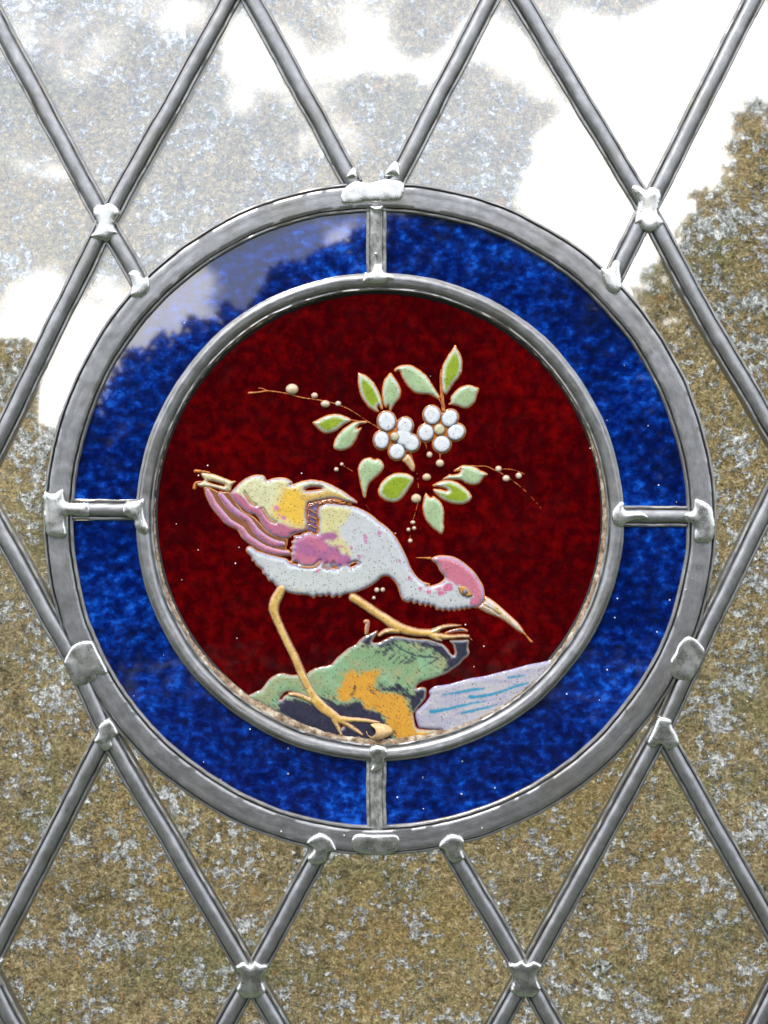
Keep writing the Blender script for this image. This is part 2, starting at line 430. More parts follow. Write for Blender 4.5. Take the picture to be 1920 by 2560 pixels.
def stone_mat():
    m, nt, p, out = new_mat('lichened_stone')
    v = objvec(nt, (1,1,1))
    mid = noise(nt, v, 75, 6, .72); fine = noise(nt, v, 250, 5, .75); gr = noise(nt, v, 600, 4, .7)
    olive = ramp(nt, mid, [(.32,(.07,.062,.032)),(.45,(.22,.185,.090)),(.56,(.34,.285,.15)),(.70,(.50,.44,.27))])
    ochre = ramp(nt, fine, [(.36,(.05,.04,.022)),(.46,(.24,.17,.075)),(.56,(.44,.33,.16)),(.66,(.72,.64,.44))])
    c = mixc(nt, .55, olive, ochre)
    moss = noise(nt, v, 17, 5, .62, 0)
    c = mixc(nt, mapr(nt, moss, .47,.66,0,.65,True), c, mixc(nt, mapr(nt, fine,.35,.65), (.075,.085,.028), (.34,.32,.15)))
    rust = noise(nt, v, 80, 5, .7, 0); c = mixc(nt, mapr(nt, rust, .58,.70,0,.6,True), c, (.40,.16,.05))
    bk = noise(nt, v, 48, 6, .74, 0); c = mixc(nt, mapr(nt, bk, .56,.68,0,.85,True), c, (.040,.032,.022))
    wb = noise(nt, v, 8, 4, .6); c = mixc(nt, mapr(nt, wb, .48,.66,0,.5,True), c, mixc(nt, mapr(nt, fine,.35,.65), (.17,.11,.03), (.55,.40,.16)))
    # pale grey-blue crusts of lichen: grains gathered in ragged colonies
    col = noise(nt, v, 30, 5, .62, 0)
    ros = noise(nt, v, 165, 5, .68, 0)
    big = noise(nt, v, 6.5, 3, .55)
    gate = math_(nt, 'ADD', math_(nt, 'ADD', math_(nt, 'MULTIPLY', col, .42), math_(nt, 'MULTIPLY', ros, .63)), mapr(nt, big, .3, .7, -.022, .028))
    lm = mapr(nt, gate, .548, .580, 0, 1, True)
    lc = ramp(nt, fine, [(.36,(.16,.17,.16)),(.5,(.44,.46,.45)),(.62,(.86,.89,.89))])
    c = mixc(nt, math_(nt, 'MULTIPLY', lm, .88), c, lc)
    gv = mapr(nt, gr, .35,.65,.60,1.80); gm = N(nt,'ShaderNodeVectorMath', operation='SCALE'); link(nt, c, gm.inputs[0]); link(nt, gv, gm.inputs['Scale'])
    link(nt, gm.outputs[0], p.inputs['Base Color']); p.inputs['Roughness'].default_value = .95; p.inputs['Specular IOR Level'].default_value = .15
    h = math_(nt, 'ADD', math_(nt,'MULTIPLY', fine, .6), math_(nt,'MULTIPLY', lm, .5)); h = math_(nt, 'ADD', h, math_(nt,'MULTIPLY', mid, 1.2))
    link(nt, bump(nt, h, 5e-3, .95), p.inputs['Normal']); return m
M_STONE = stone_mat()

# ------------------------------------------------------------------ the stone wall behind the window
def stone_wall():
    nx, nz = 200, 190; x0, x1, z0, z1 = -1.9, 1.9, -.2, 3.4; y = .70
    V = []; F = []
    for j in range(nz+1):
        for i in range(nx+1):
            x = x0+(x1-x0)*i/nx; z = z0+(z1-z0)*j/nz
            h = mnoise.fractal(Vector((x*9, z*9, 3.3)), 1.0, 2.0, 5)*.008
            V.append((x, y-h, z))
    for j in range(nz):
        for i in range(nx):
            a = j*(nx+1)+i; F.append((a, a+1, a+nx+2, a+nx+1))
    n = len(V); V += [(x0,y+.12,z0),(x1,y+.12,z0),(x1,y+.12,z1),(x0,y+.12,z1)]
    F.append((n+3, n+2, n+1, n))
    F.append(tuple([n, n+1]+[i for i in range(nx, -1, -1)])); F.append(tuple([n+2, n+3]+[nz*(nx+1)+i for i in range(nx+1)]))
    F.append(tuple([n+3, n]+[j*(nx+1) for j in range(nz+1)])); F.append(tuple([n+1, n+2]+[j*(nx+1)+nx for j in range(nz, -1, -1)]))
    o = mesh_obj('stone_wall', V, F, M_STONE, None, sharp=60)
    tag(o, 'weathered brown stone wall crusted with grey lichen behind the leaded window', 'wall', kind='thing')
stone_wall()

# ------------------------------------------------------------------ the leaded window
win = empty('leaded_window', (0, 0, ZC-.34)); win['kind'] = 'thing'
tag(win, 'leaded glass window with a round blue and red roundel showing a painted wading bird', 'window')

RO = (949.5, 1296.0); R_OUT, R_BO, R_BI = 838.0, 772.0, 605.0; RI = (948.0, 1289.0); R_RED = 565.0
GT = -24.0   # back of the glass, in pixels

nodes = {'A0':(-65,-57),'A1':(603,-52),'A2':(1259,-71),'A3':(1915,-65),'B0':(264,558),'B1':(938,560),'B2':(1617,525),
 'C0':(-58,1217),'C1':(606,1200),'C2':(1275,1180),'C3':(1974,1152),'D0':(267,1833),'D1':(960,1840),'D2':(1652,1827),
 'E0':(-35,2425),'E1':(628,2446),'E2':(1314,2440),'E3':(1975,2400),'Bm':(-400,540),'Bp':(2300,540),'Dm':(-400,1830),'Dp':(2310,1820),
 'Zm':(-400,-660),'Z0':(270,-660),'Z1':(935,-670),'Z2':(1590,-680),'Zp':(2260,-670),'Fm':(-370,3030),'F0':(290,3045),'F1':(975,3050),'F2':(1655,3040),'Fp':(2320,3020)}
# clear diamond panes (top, right, bottom, left)
cells = [('A0','B0','C0','Bm'),('A1','B1','C1','B0'),('A2','B2','C2','B1'),('A3','Bp','C3','B2'),
 ('B0','C1','D0','C0'),('B1','C2','D1','C1'),('B2','C3','D2','C2'),('C0','D0','E0','Dm'),('C1','D1','E1','D0'),('C2','D2','E2','D1'),('C3','Dp','E3','D2'),
 ('D0','E1','F0','E0'),('D1','E2','F1','E1'),('D2','E3','F2','E2'),('Z0','A1','B0','A0'),('Z1','A2','B1','A1'),('Z2','A3','B2','A2')]
halfs = [('Zm','Z0','A0'),('Z0','Z1','A1'),('Z1','Z2','A2'),('Z2','Zp','A3'),('Fm','F0','E0'),('F0','F1','E1'),('F1','F2','E2'),('F2','Fp','E3'),
 ('Zm','A0','Bm'),('Bm','C0','Dm'),('Dm','E0','Fm'),('Zp','A3','Bp'),('Bp','C3','Dp'),('Dp','E3','Fp')]
def order(P):
    c = np.mean(P, 0); return sorted(P, key=lambda p: math.atan2(p[1]-c[1], p[0]-c[0]))
ringdisc = Ell(*RO, R_OUT-14)
for cell in cells+halfs:
    P = order([nodes[k] for k in cell]); Pn = np.array(P)
    pl = Poly(P, False)
    lo, hi = pl.box()
    near = ringdisc(np.array(P+[tuple(Pn.mean(0))]+[tuple((Pn[i]+Pn[(i+1)%len(P)])/2) for i in range(len(P))])).max() > 0
    if near:
        sd_ = Cut(pl, ringdisc)
        class Sh:
            def __init__(s, a): s.a = a
            def box(s): return s.a.box()
            def __call__(s, Q): return s.a(Q)-6
        gx, gy = np.meshgrid(np.linspace(lo[0],hi[0],40), np.linspace(lo[1],hi[1],40)); T = Sh(sd_)(np.stack([gx.ravel(), gy.ravel()],1))
        if T.max() < 12: continue
        relief('glass_pane', Sh(sd_), 14, lambda Q, d: np.zeros(len(Q)), None, M_CLEAR, win, back=GT)
    else:
        c = Pn.mean(0); q = c+(Pn-c)*(1-8/np.linalg.norm(Pn-c, axis=1).mean()*1.0)
        n = len(q); V = [W(x, y, 0) for x, y in q]+[W(x, y, GT) for x, y in q]
        F = [tuple(range(n-1,-1,-1)), tuple(range(n, 2*n))]+[(i, (i+1)%n, n+(i+1)%n, n+i) for i in range(n)]
        mesh_obj('glass_pane', V, F, M_CLEAR, win, smooth=False)

# --- lead cames
PROF = [(-26,-2),(-26,3.5),(-24.5,6),(-21,6.8),(-19,6),(-18,3),(-16.5,3),(-16,9),(-13,14),(-7,16.6),(0,17),(7,16.4),(13,13.5),(16,9),(16.5,3),(18,3),(19,6),(21,6.8),(24.5,6),(26,3.5),(26,-2)]
PROF_RING = [(-37,-2),(-37,5),(-35,10),(-31.5,10.5),(-29.5,8),(-28.5,2.5),(-27.5,4),(-26.5,10),(-24,12.5),(-18,13.2),(-10,12.8),(-3,13.4),(3,12.6),(10,13.2),(18,13.1),(24,12.5),(26.5,10),(27.5,4),(28.5,2.5),(29.5,8),(31.5,11),(35,10.5),(37,5),(37,-2)]
PROF_IN = [(-22,-2),(-22,8),(-20,12),(-16,15.5),(-10,18),(-5,18.2),(-2,17.2),(2,17.4),(8,15),(11.5,11),(13.2,7.5),(14.6,7.5),(16,9),(19,9),(21,7),(22,4),(22,-2)]
PROF_FLAT = [(-25,-2),(-25,5),(-23,8),(-18,9),(-16,7),(-14,11),(-8,12.5),(0,13),(8,12.5),(14,11),(16,7),(18,9),(23,8),(25,5),(25,-2)]
def sweep(name, path, prof, mat, closed=False, wig=1.5, seed=0, step=7.0, bothsides=True, label=None, h0=0.0):
    P = np.array(path, float)
    if closed: P = np.vstack([P, P[:1]])
    L = np.concatenate([[0], np.cumsum(np.linalg.norm(np.diff(P, axis=0), axis=1))]); n = int(L[-1]/step)+1
    s = np.linspace(0, L[-1], n+1); 
    if closed: s = s[:-1]
    X = np.stack([np.interp(s, L, P[:,0]), np.interp(s, L, P[:,1])], 1)
    if closed: T = np.roll(X, -1, 0)-np.roll(X, 1, 0)
    else: T = np.gradient(X, axis=0)
    T /= np.linalg.norm(T, axis=1)[:,None]; Nn = np.stack([T[:,1], -T[:,0]], 1)
    rad = np.stack([s, np.zeros(len(s))], 1)
    if closed: an = s/L[-1]*2*math.pi; rad = np.stack([np.cos(an), np.sin(an)], 1)*L[-1]/(2*math.pi)
    w1 = vnoise(rad, 120, 3, seed+1.7); w2 = vnoise(rad, 60, 3, seed+5.3); w3 = vnoise(rad, 14, 2, seed+8.1)
    V = []; U = []
    k = len(prof)
    for j, (o, h) in enumerate(prof):
        edge = 1.0 if abs(o) > 20 else .3
        oo = o*(1+.03*w2*wig)+wig*(1.6*w1+.9*w3*edge*(1 if o > 0 else -1)*vnoise(rad, 17, 2, seed+(3 if o > 0 else 9)))
        hh = h*(1+.05*w2*wig)+wig*.35*vnoise(rad, 25, 2, seed+j*.37)+h0
        q = X+Nn*oo[:,None]
        V.append(np.stack([(q[:,0]-CX)*S, -hh*S, ZC+(CY-q[:,1])*S], 1)); U.append(np.stack([s/40, np.full(len(s), o/40)], 1))
    if bothsides:   # the back leaf behind the glass
        for o, h in ((prof[-1][0], GT-6), (prof[0][0], GT-6)):
            q = X+Nn*o; V.append(np.stack([(q[:,0]-CX)*S, np.full(len(s), -h*S), ZC+(CY-q[:,1])*S], 1)); U.append(np.stack([s/40, np.full(len(s), o/40)], 1))
    kk = len(V); m = len(s); V = np.stack(V, 1).reshape(-1, 3); U = np.stack(U, 1).reshape(-1, 2)
    F = []
    rows = m if closed else m-1
    a = np.arange(rows); b = (a+1) % m
    for j in range(kk):
        j2 = (j+1) % kk
        F.append(np.stack([a*kk+j, b*kk+j, b*kk+j2, a*kk+j2], 1))
    F = np.concatenate(F)
    o = mesh_obj(name, V, F, mat, win, uv=U, sharp=42)
    if label: o['label'] = label
    return o

def toward(a, b, t): return (a[0]+(b[0]-a[0])*t, a[1]+(b[1]-a[1])*t)
RJ = {'tl':(350,705),'t1':(883,462),'t2':(983,462),'tr':(1522,720),'b1':(808,2112),'b2':(1122,2112)}
came_paths = [[nodes['A0'],nodes['B0']],[nodes['A1'],nodes['B0']],[nodes['A1'],RJ['t1']],[nodes['A2'],RJ['t2']],[nodes['A2'],nodes['B2']],[nodes['A3'],nodes['B2']],
 [nodes['B0'],nodes['C0']],[nodes['B0'],RJ['tl']],[nodes['B2'],RJ['tr']],[nodes['B2'],(1772,808),nodes['C3']],[nodes['C0'],(192,1664),nodes['D0']],
 [nodes['C3'],(1735,1640),nodes['D2']],[nodes['D0'],nodes['E0']],[nodes['D0'],nodes['E1']],[nodes['E1'],RJ['b1']],[nodes['E2'],RJ['b2']],[nodes['D2'],nodes['E2']],[nodes['D2'],nodes['E3']],
 [nodes['E0'],nodes['F0']],[nodes['E1'],nodes['F0']],[nodes['E1'],nodes['F1']],[nodes['E2'],nodes['F1']],[nodes['E2'],nodes['F2']],[nodes['E3'],nodes['F2']]]
came_paths += [[nodes[a],nodes[b]] for a, b in (('A0','Bm'),('Bm','C0'),('C0','Dm'),('Dm','E0'),('E0','Fm'),('A3','Bp'),('Bp','C3'),('C3','Dp'),('Dp','E3'),('E3','Fp'),
   ('Zm','A0'),('Z0','A0'),('Z0','A1'),('Z1','A1'),('Z1','A2'),('Z2','A2'),('Z2','A3'),('Zp','A3'))]
for i, p in enumerate(came_paths):
    sweep('lead_came', p, PROF, M_LEAD, seed=i*.61)
for i, p in enumerate([['Zm','Z0','Z1','Z2','Zp'],['Zp','Bp','Dp','Fp'],['Fp','F2','F1','F0','Fm'],['Fm','Dm','Bm','Zm']]):
    sweep('border_came', [nodes[k] for k in p], PROF_RING, M_LEAD_RING, seed=20+i)
def circ(c, r, n=360, ph=0, wob=0):
    return [(c[0]+(r+wob*math.sin(3*a+1)+wob*.6*math.sin(5*a))*math.cos(a), c[1]+(r+wob*math.sin(3*a+1)+wob*.6*math.sin(5*a))*math.sin(a)) for a in [2*math.pi*i/n+ph for i in range(n)]]
sweep('outer_lead_ring', circ(RO, 803, wob=1.5), PROF_RING, M_LEAD_RING, closed=True, seed=31, step=6, h0=1.5)
sweep('inner_lead_ring', circ(((RO[0]+RI[0])/2, 1292), 587, wob=1.5), [(-o, h) for o, h in PROF_IN][::-1], M_LEAD_IN, closed=True, seed=32, step=5, h0=1.0)
sweep('lead_spoke', [(940,512),(942,700)], PROF_FLAT, M_ROUGH, seed=41, wig=1.6, step=4, label='rough pitted top spoke')
sweep('lead_spoke', [(941,1885),(943,2085)], PROF_FLAT, M_ROUGH, seed=42, wig=1.6, step=4, label='rough pitted bottom spoke')
sweep('lead_spoke', [(160,1272),(365,1275)], PROF, M_LEAD, seed=43, step=4, label='smooth left spoke')
sweep('lead_spoke', [(1535,1290),(1745,1291)], PROF, M_LEAD, seed=44, step=4, label='smooth right spoke')

# --- coloured glass
def sector(a0, a1):
    P = [(RO[0]+(R_BO+12)*math.cos(a), RO[1]+(R_BO+12)*math.sin(a)) for a in np.linspace(a0, a1, 60)]
    Q = [(RO[0]+(R_BI-14)*math.cos(a), RO[1]-4+(R_BI-14)*math.sin(a)) for a in np.linspace(a1, a0, 60)]
    n = 60
    V = [W(x, y, 0) for x, y in P+Q]+[W(x, y, GT) for x, y in P+Q]; F = []
    for i in range(n-1):
        j = 2*n-1-i
        F.append((i, i+1, j-1, j)); F.append((2*n+j, 2*n+j-1, 2*n+i+1, 2*n+i)); F.append((i, 2*n+i, 2*n+i+1, i+1)); F.append((j-1, 2*n+j-1, 2*n+j, j))
    F.append((0, 2*n-1, 4*n-1, 2*n)); F.append((n-1, 3*n-1, 3*n, n))
    return V, F
g = .008
for a0, a1, lab in ((0,90,'lower right'),(90,180,'lower left'),(180,270,'upper left'),(270,360,'upper right')):
    V, F = sector(math.radians(a0)+g, math.radians(a1)-g)
    mesh_obj('blue_glass', V, F, M_BLUE, win, smooth=False)['label'] = 'cobalt blue mottled glass quadrant at the '+lab
P = circ(RI, R_RED+14, 200); n = 200
red = mesh_obj('ruby_glass', [W(x, y, 0) for x, y in P]+[W(x, y, GT) for x, y in P],
    [tuple(range(n-1,-1,-1)), tuple(range(n, 2*n))]+[(i,(i+1)%n,n+(i+1)%n,n+i) for i in range(n)], M_RED, win, smooth=False)
red['label'] = 'deep ruby red glass disc carrying the painting'

# --- crumbling putty round the red disc, thickest at the bottom
def putty():
    na, nr = 900, 9; V = []; F = []
    A = np.arange(na)*2*math.pi/na; base = np.stack([np.cos(A), np.sin(A)], 1)*540
    w = vnoise(base, 40, 4, 2.2); w2 = vnoise(base, 9, 3, 4.4)
    for i in range(na):
        a = A[i]; dwn = max(0, math.sin(a-.18))**6; side = max(0, -math.cos(a))**3; rs = max(0, math.cos(a))**4
        wid = 1.5+15*dwn*(1+.3*w[i])+3*side+5*rs+3*w[i]+2.5*w2[i]
        for j in range(nr):
            t = j/(nr-1); r = 572-t*(8+max(wid,1)); h = 7.5*(1-t**2)+1.2*mnoise.noise(Vector((math.cos(a)*90, math.sin(a)*90, t*6)))*(1-t)*3*(.4+dwn)
            V.append(W(RI[0]+r*math.cos(a), RI[1]+r*math.sin(a), max(h, .3)))
    for i in range(na):
        for j in range(nr-1):
            a = i*nr+j; b = ((i+1)%na)*nr+j; F.append((a, a+1, b+1, b))
    mesh_obj('putty', V, F, M_PUTTY, win)['label'] = 'crumbling tan putty round the rim of the red disc'
    P1, Q1 = circ(RI, 571, 240), circ(RI, 554, 240)  # flat black ring along the inner edge of the putty
    V = [W(x, y, .6) for x, y in P1]+[W(x, y, .6) for x, y in Q1]+[W(x, y, -.2) for x, y in P1]+[W(x, y, -.2) for x, y in Q1]; n = 240
    F = []
    for i in range(n):
        k = (i+1)%n; F += [(i,k,n+k,n+i),(n+i,n+k,3*n+k,3*n+i)]
    mesh_obj('black_line', V, F, M_BLACK, win)['label'] = 'thin black line inside the rim'
putty()

# --- solder joints
SOLDER = [
 (11,[(190,490),(200,440),(260,398),(330,405),(360,398),(400,382),(480,395),(545,440),(565,500),(560,560),(520,620),(500,680),(490,720),(550,790),(545,820),(480,850),(410,930),(330,925),(260,910),(145,860),(160,820),(230,740),(250,690),(215,610),(190,560)]),
 (11,[(670,1350),(740,1305),(830,1310),(865,1360),(885,1410),(960,1385),(985,1440),(990,1530),(960,1620),(890,1690),(820,1710),(740,1700),(690,1650),(715,1560),(690,1450)]),
 (12,[(275,640),(290,560),(330,500),(430,430),(500,400),(600,420),(700,430),(800,400),(930,375),(1060,390),(1160,430),(1180,500),(1165,600),(1120,690),(1000,705),(860,715),(740,720),(640,715),(520,740),(320,745)]),
 (12,[(335,380),(380,300),(440,225),(510,230),(520,300),(525,380),(440,400)]),
 (12,[(880,350),(930,220),(1040,120),(1100,180),(1115,260),(1110,370),(1000,360),(920,360)]),
 (12,[(570,1800),(610,1670),(700,1660),(735,1560),(800,1540),(870,1550),(880,1650),(960,1680),(1040,1710),(1035,1800),(950,1810),(900,1840),(800,1850),(680,1845),(590,1830)]),
 (12,[(672,742),(760,755),(880,742),(862,840),(790,862),(740,850),(690,800)]),
 (12,[(742,1395),(775,1385),(805,1400),(805,1440),(775,1500),(745,1450)]),
 (13,[(630,270),(700,235),(780,260),(850,305),(920,265),(1030,300),(1050,340),(1060,420),(1030,560),(1020,640),(1080,730),(1090,790),(1000,880),(880,900),(790,870),(720,800),(680,790),(700,650),(725,490),(650,380)]),
 (13,[(210,1420),(250,1380),(330,1390),(400,1280),(470,1280),(505,1320),(500,1420),(520,1600),(520,1680),(460,1750),(400,1765),(310,1710),(250,1600)]),
 (14,[(125,250),(145,190),(230,215),(290,180),(350,170),(355,250),(375,300),(500,315),(610,320),(615,450),(540,470),(390,460),(365,520),(380,600),(375,670),(300,690),(170,665),(140,560),(125,450),(130,390)]),
 (14,[(940,380),(960,320),(1060,300),(1180,255),(1190,300),(1180,400),(1195,480),(1230,560),(1225,620),(1200,660),(1130,640),(1070,570),(1060,500),(1010,470),(945,440)]),
 (15,[(80,300),(120,240),(160,215),(185,240),(195,290),(320,300),(370,340),(360,370),(260,375),(190,400),(160,435),(110,420),(80,380)]),
 (15,[(630,310),(700,290),(710,210),(770,205),(850,260),(870,340),(880,420),(855,530),(760,550),(705,520),(710,430),(690,400),(640,380)]),
 (15,[(525,1440),(560,1380),(590,1310),(650,1255),(720,1265),(800,1350),(790,1430),(740,1530),(690,1600),(610,1600),(545,1570),(530,1500)]),
 (15,[(400,1950),(430,1880),(480,1865),(545,1890),(550,1940),(590,2010),(605,2080),(560,2120),(500,2130),(450,2085),(420,2110),(370,2110),(350,2060)]),
 (16,[(250,400),(280,310),(340,215),(420,170),(540,160),(570,180),(640,320),(700,430),(720,510),(650,530),(610,520),(600,580),(530,600),(500,635),(380,635),(330,580),(290,490)]),
 (16,[(560,1210),(600,1130),(620,1030),(700,970),(760,980),(820,1080),(830,1140),(770,1190),(770,1270),(700,1320),(650,1300),(610,1250)]),
 (17,[(665,240),(680,190),(740,172),(800,190),(825,240),(800,280),(770,360),(720,388),(675,380),(690,320)]),
 (17,[(535,900),(550,860),(600,840),(700,850),(800,845),(880,850),(910,890),(900,960),(860,1000),(780,1020),(620,1005),(560,980)]),
 (17,[(190,920),(240,860),(310,835),(370,860),(410,900),(435,980),(370,995),(350,1060),(300,1090),(240,1085),(200,1030),(250,960)]),
 (17,[(1185,950),(1220,880),(1290,845),(1370,860),(1395,910),(1375,960),(1395,1030),(1370,1060),(1290,1070),(1250,1020),(1230,975)]),
 (18,[(490,610),(550,560),(620,540),(700,585),(760,530),(850,570),(945,590),(940,680),(890,780),(890,840),(925,960),(890,1010),(780,1060),(600,1060),(510,970),(500,920),(540,840),(550,740),(500,680)]),
]
def solder(poly, seed, top=15.0, wob=.5):
    sdf = Poly(poly)
    rmax = 20.0
    def height(Q, d):
        k = np.clip(d/20.0, 0, 1); e = np.sqrt(1-(1-k)**2)
        return 16.5*np.clip(d/3.2, 0, 1)**.6+(top-8)*.85*e+1.0*vnoise(Q, 44, 2, seed)*k
    relief('solder_joint', sdf, 3.0, height, None, M_SOLDER, win, wob=wob)
for i, (c, pts) in enumerate(SOLDER):
    solder(Z(c, pts), i*.7+.3, top=(12 if i in (16,19,14,2) else 16))
s21 = np.array(Z(18, SOLDER[-1][1])); c0 = s21.mean(0)
for nd, flip in (('E2',-1),('C3',1),('A3',1),('E3',-1),('A1',1),('A2',-1),('A0',1),('C0',-1),('E0',1)):
    c = np.array(nodes[nd]); q = (s21-c0)*[flip*1.03, 1.0]+c+[0, -4 if nd == 'E2' else 0]
    solder([tuple(x) for x in q], hash(nd[1])%7*.9+2)

# ------------------------------------------------------------------ the enamel painting
GOLD = srgb(205,120,32)*.9; LILAC = srgb(138,140,172)
def lerp(a, b, t): return a*(1-t)[:,None]+b*t[:,None]
def sstep(x, a, b): t = np.clip((x-a)/(b-a), 0, 1); return t*t*(3-2*t)
def dome(Hh, w, lip=2.6):
    def f(Q, d):
        k = np.clip((d-lip)/w, 0, 1)
        return .9*np.clip(d/.8, 0, 1)+.58*Hh*np.sqrt(np.maximum(0, 1-(1-k)**2))
    return f
def painter(body, rim=LILAC, line=GOLD, lw=2.9, rw=5.5, dens=.4, rimamt=.75):
    def f(Q, d):
        c = body(Q, d) if callable(body) else np.tile(body, (len(Q), 1))
        dn = dens(Q, d) if callable(dens) else np.full(len(Q), dens)
        dd = d+.9*vnoise(Q, 7, 2, 6.6)
        c = lerp(np.tile(rim, (len(Q), 1))*1.0, c, 1-rimamt*(1-sstep(dd, lw+1, lw+rw)))
        lt = sstep(dd, lw-.9, lw+.9)
        lc = line*(1+.35*vnoise(Q, 5, 2, 9.1))[:,None]
        c = lerp(lc, c, lt)
        g = c.mean(1, keepdims=True); c = (g+(c-g)*.93)*.85*(1+.07*vnoise(Q, 5, 2, 12.1)+.05*vnoise(Q, 18, 3, 14.1))[:,None]
        return np.concatenate([np.clip(c, 0, 1), (dn*lt)[:,None]], 1)
    return f

PALE = srgb(160,184,138); PALE2 = srgb(184,194,158); LIME = srgb(140,162,34)
def leafbody(a, b, seed):
    def f(Q, d):
        t = sstep(d+3*vnoise(Q, 14, 3, seed), 6, 13); n = (.5+.5*vnoise(Q, 20, 3, seed+3))
        return lerp(np.tile(a, (len(Q),1)), np.tile(b, (len(Q),1)), t)*(.82+.3*n)[:,None]
    return f
def leaf(pts, kind, seed, notch=None, label=None, pale_tip=None):
    sdf = Poly(pts)
    if notch: sdf = Cut(sdf, Stroke([(*p, r) for p, r in zip(Z(notch[0], [q[:2] for q in notch[1]]), [ln(notch[0], q[2]) for q in notch[1]])]))
    b = leafbody(PALE2 if kind else srgb(172,196,150), LIME if kind else PALE, seed)
    o = relief('painted_leaf', sdf, 2.0, dome(9, 13), painter(b, rim=srgb(170,180,176), dens=.3, lw=3.5), M_ENAMEL, win, wob=.8)
    o['label'] = label or ('bright lime green enamel leaf' if kind else 'pale sage green enamel leaf')
    if notch:
        pass
    return o
leaf(Z(4,[(1225,385),(1255,388),(1290,400),(1360,450),(1420,530),(1460,620),(1480,720),(1478,765),(1455,755),(1442,725),(1430,745),(1440,785),(1400,785),(1330,740),(1270,660),(1235,570),(1220,470)]), 1, .1)
leaf(Z(5,[(70,380),(110,430),(155,500),(178,570),(165,640),(120,700),(85,755),(68,785),(52,770),(50,720),(20,750),(-10,700),(-20,640),(-22,560),(-8,480),(25,420)]), 0, .2)
leaf(Z(5,[(105,365),(115,335),(150,312),(210,298),(290,305),(370,350),(440,410),(490,480),(540,560),(580,630),(570,662),(530,640),(460,610),(380,605),(300,580),(240,520),(195,450),(160,370),(125,372)]), 0, .3)
leaf(Z(5,[(740,85),(758,130),(795,190),(815,270),(810,360),(780,430),(730,490),(690,550),(645,610),(605,580),(590,500),(588,400),(610,300),(650,220),(705,140)]), 1, .4)
leaf(Z(5,[(988,545),(965,620),(940,690),(880,745),(820,752),(740,722),(650,712),(688,685),(690,630),(740,570),(810,520),(880,505),(940,522)]), 0, .5)
leaf(Z(4,[(750,895),(820,860),(900,820),(1000,805),(1090,830),(1150,862),(1148,888),(1080,925),(1000,985),(910,1015),(850,1000),(795,950)]), 1, .6)
leaf(Z(4,[(1322,893),(1300,908),(1240,920),(1215,965),(1265,945),(1235,1010),(1200,1090),(1140,1160),(1060,1190),(990,1180),(965,1140),(985,1070),(1030,1000),(1110,930),(1200,885),(1290,880)]), 0, .7)
leaf(Z(6,[(700,180),(735,200),(765,190),(800,210),(830,260),(820,310),(770,370),(700,430),(665,490),(650,560),(638,602),(615,590),(595,520),(575,430),(558,340),(562,270),(600,210),(650,185)]), 0, .8)
leaf(Z(6,[(765,520),(800,440),(870,375),(960,340),(1060,345),(1130,380),(1140,420),(1100,490),(1050,570),(990,630),(910,650),(830,625),(780,580)]), 1, .9)
leaf(Z(5,[(605,1490),(680,1430),(755,1372),(820,1340),(920,1345),(1000,1390),(1080,1432),(1035,1470),(990,1530),(930,1550),(850,1530),(800,1500),(700,1490)]), 0, 1.0, notch=(5,[(700,1420,20),(770,1415,9),(790,1385,5)]))
leaf(Z(6,[(1330,470),(1400,430),(1500,412),(1600,440),(1680,500),(1730,560),(1740,600),(1710,645),(1640,672),(1540,665),(1440,625),(1370,570),(1335,520),(1350,495)]), 1, 1.1, notch=(6,[(1330,495,9),(1410,500,8),(1480,522,5)]))
leaf(Z(6,[(1270,545),(1295,580),(1320,592),(1345,580),(1400,620),(1440,680),(1455,760),(1450,850),(1452,930),(1430,978),(1400,970),(1340,920),(1280,860),(1240,780),(1225,690),(1240,600),(1255,560)]), 0, 1.2)
bud = relief('painted_bud', Poly(Z(6,[(1015,215),(1045,165),(1080,143),(1120,180),(1150,260),(1145,318),(1120,325),(1085,285),(1045,238)])), 2.0, dome(8, 9),
    painter(srgb(196,160,84), rim=srgb(190,180,180), dens=.4), M_ENAMEL, win)
bud['label'] = 'small gold bud under the left flower'

# flowers
WHITE = srgb(212,217,222)
def flower(name_label, petals, centre, merged):
    base = Union(*[Ell(x, y, r+3.2, (ry or r)+3.2, a) for x, y, r, ry, a in petals], Ell(centre[0], centre[1], centre[2]+8))
    fl = relief('painted_flower', base, 2.2, lambda Q, d: 1.0*np.clip(d/1.0, 0, 1), painter(GOLD*.9, rim=GOLD*.9, line=GOLD*.8, dens=0), M_ENAMEL, win)
    fl['label'] = name_label
    shapes = [Ell(x, y, r, ry or r, a) for x, y, r, ry, a in petals]
    if merged: shapes = [shapes[0], Union(*shapes[1:])]
    def body(Q, d):
        return np.tile(WHITE, (len(Q),1))*(1-.05*vnoise(Q, 9, 2, 4.4))[:,None]
    for sh in shapes:
        relief('petal', sh, 1.8, lambda Q, d: 2.2+dome(9, 9.5, .4)(Q, d), painter(body, rim=srgb(160,168,186), line=srgb(120,100,96), lw=1.1, rw=5, dens=.25), M_ENAMEL, fl)
    relief('flower_centre', Ell(*centre), 1.8, lambda Q, d: (7.0 if merged else 2.6)+dome(9, 11, .5)(Q, d), painter(srgb(190,188,150), rim=srgb(160,150,140), line=GOLD, lw=1.6, rw=4, dens=.35), M_ENAMEL, fl)
def zp(c, x, y, r, ry=None, a=0, g=1.06):
    p = Z(c, [(x, y)])[0]; return (p[0], p[1], ln(c, r)*g, ln(c, ry)*g if ry else None, a)
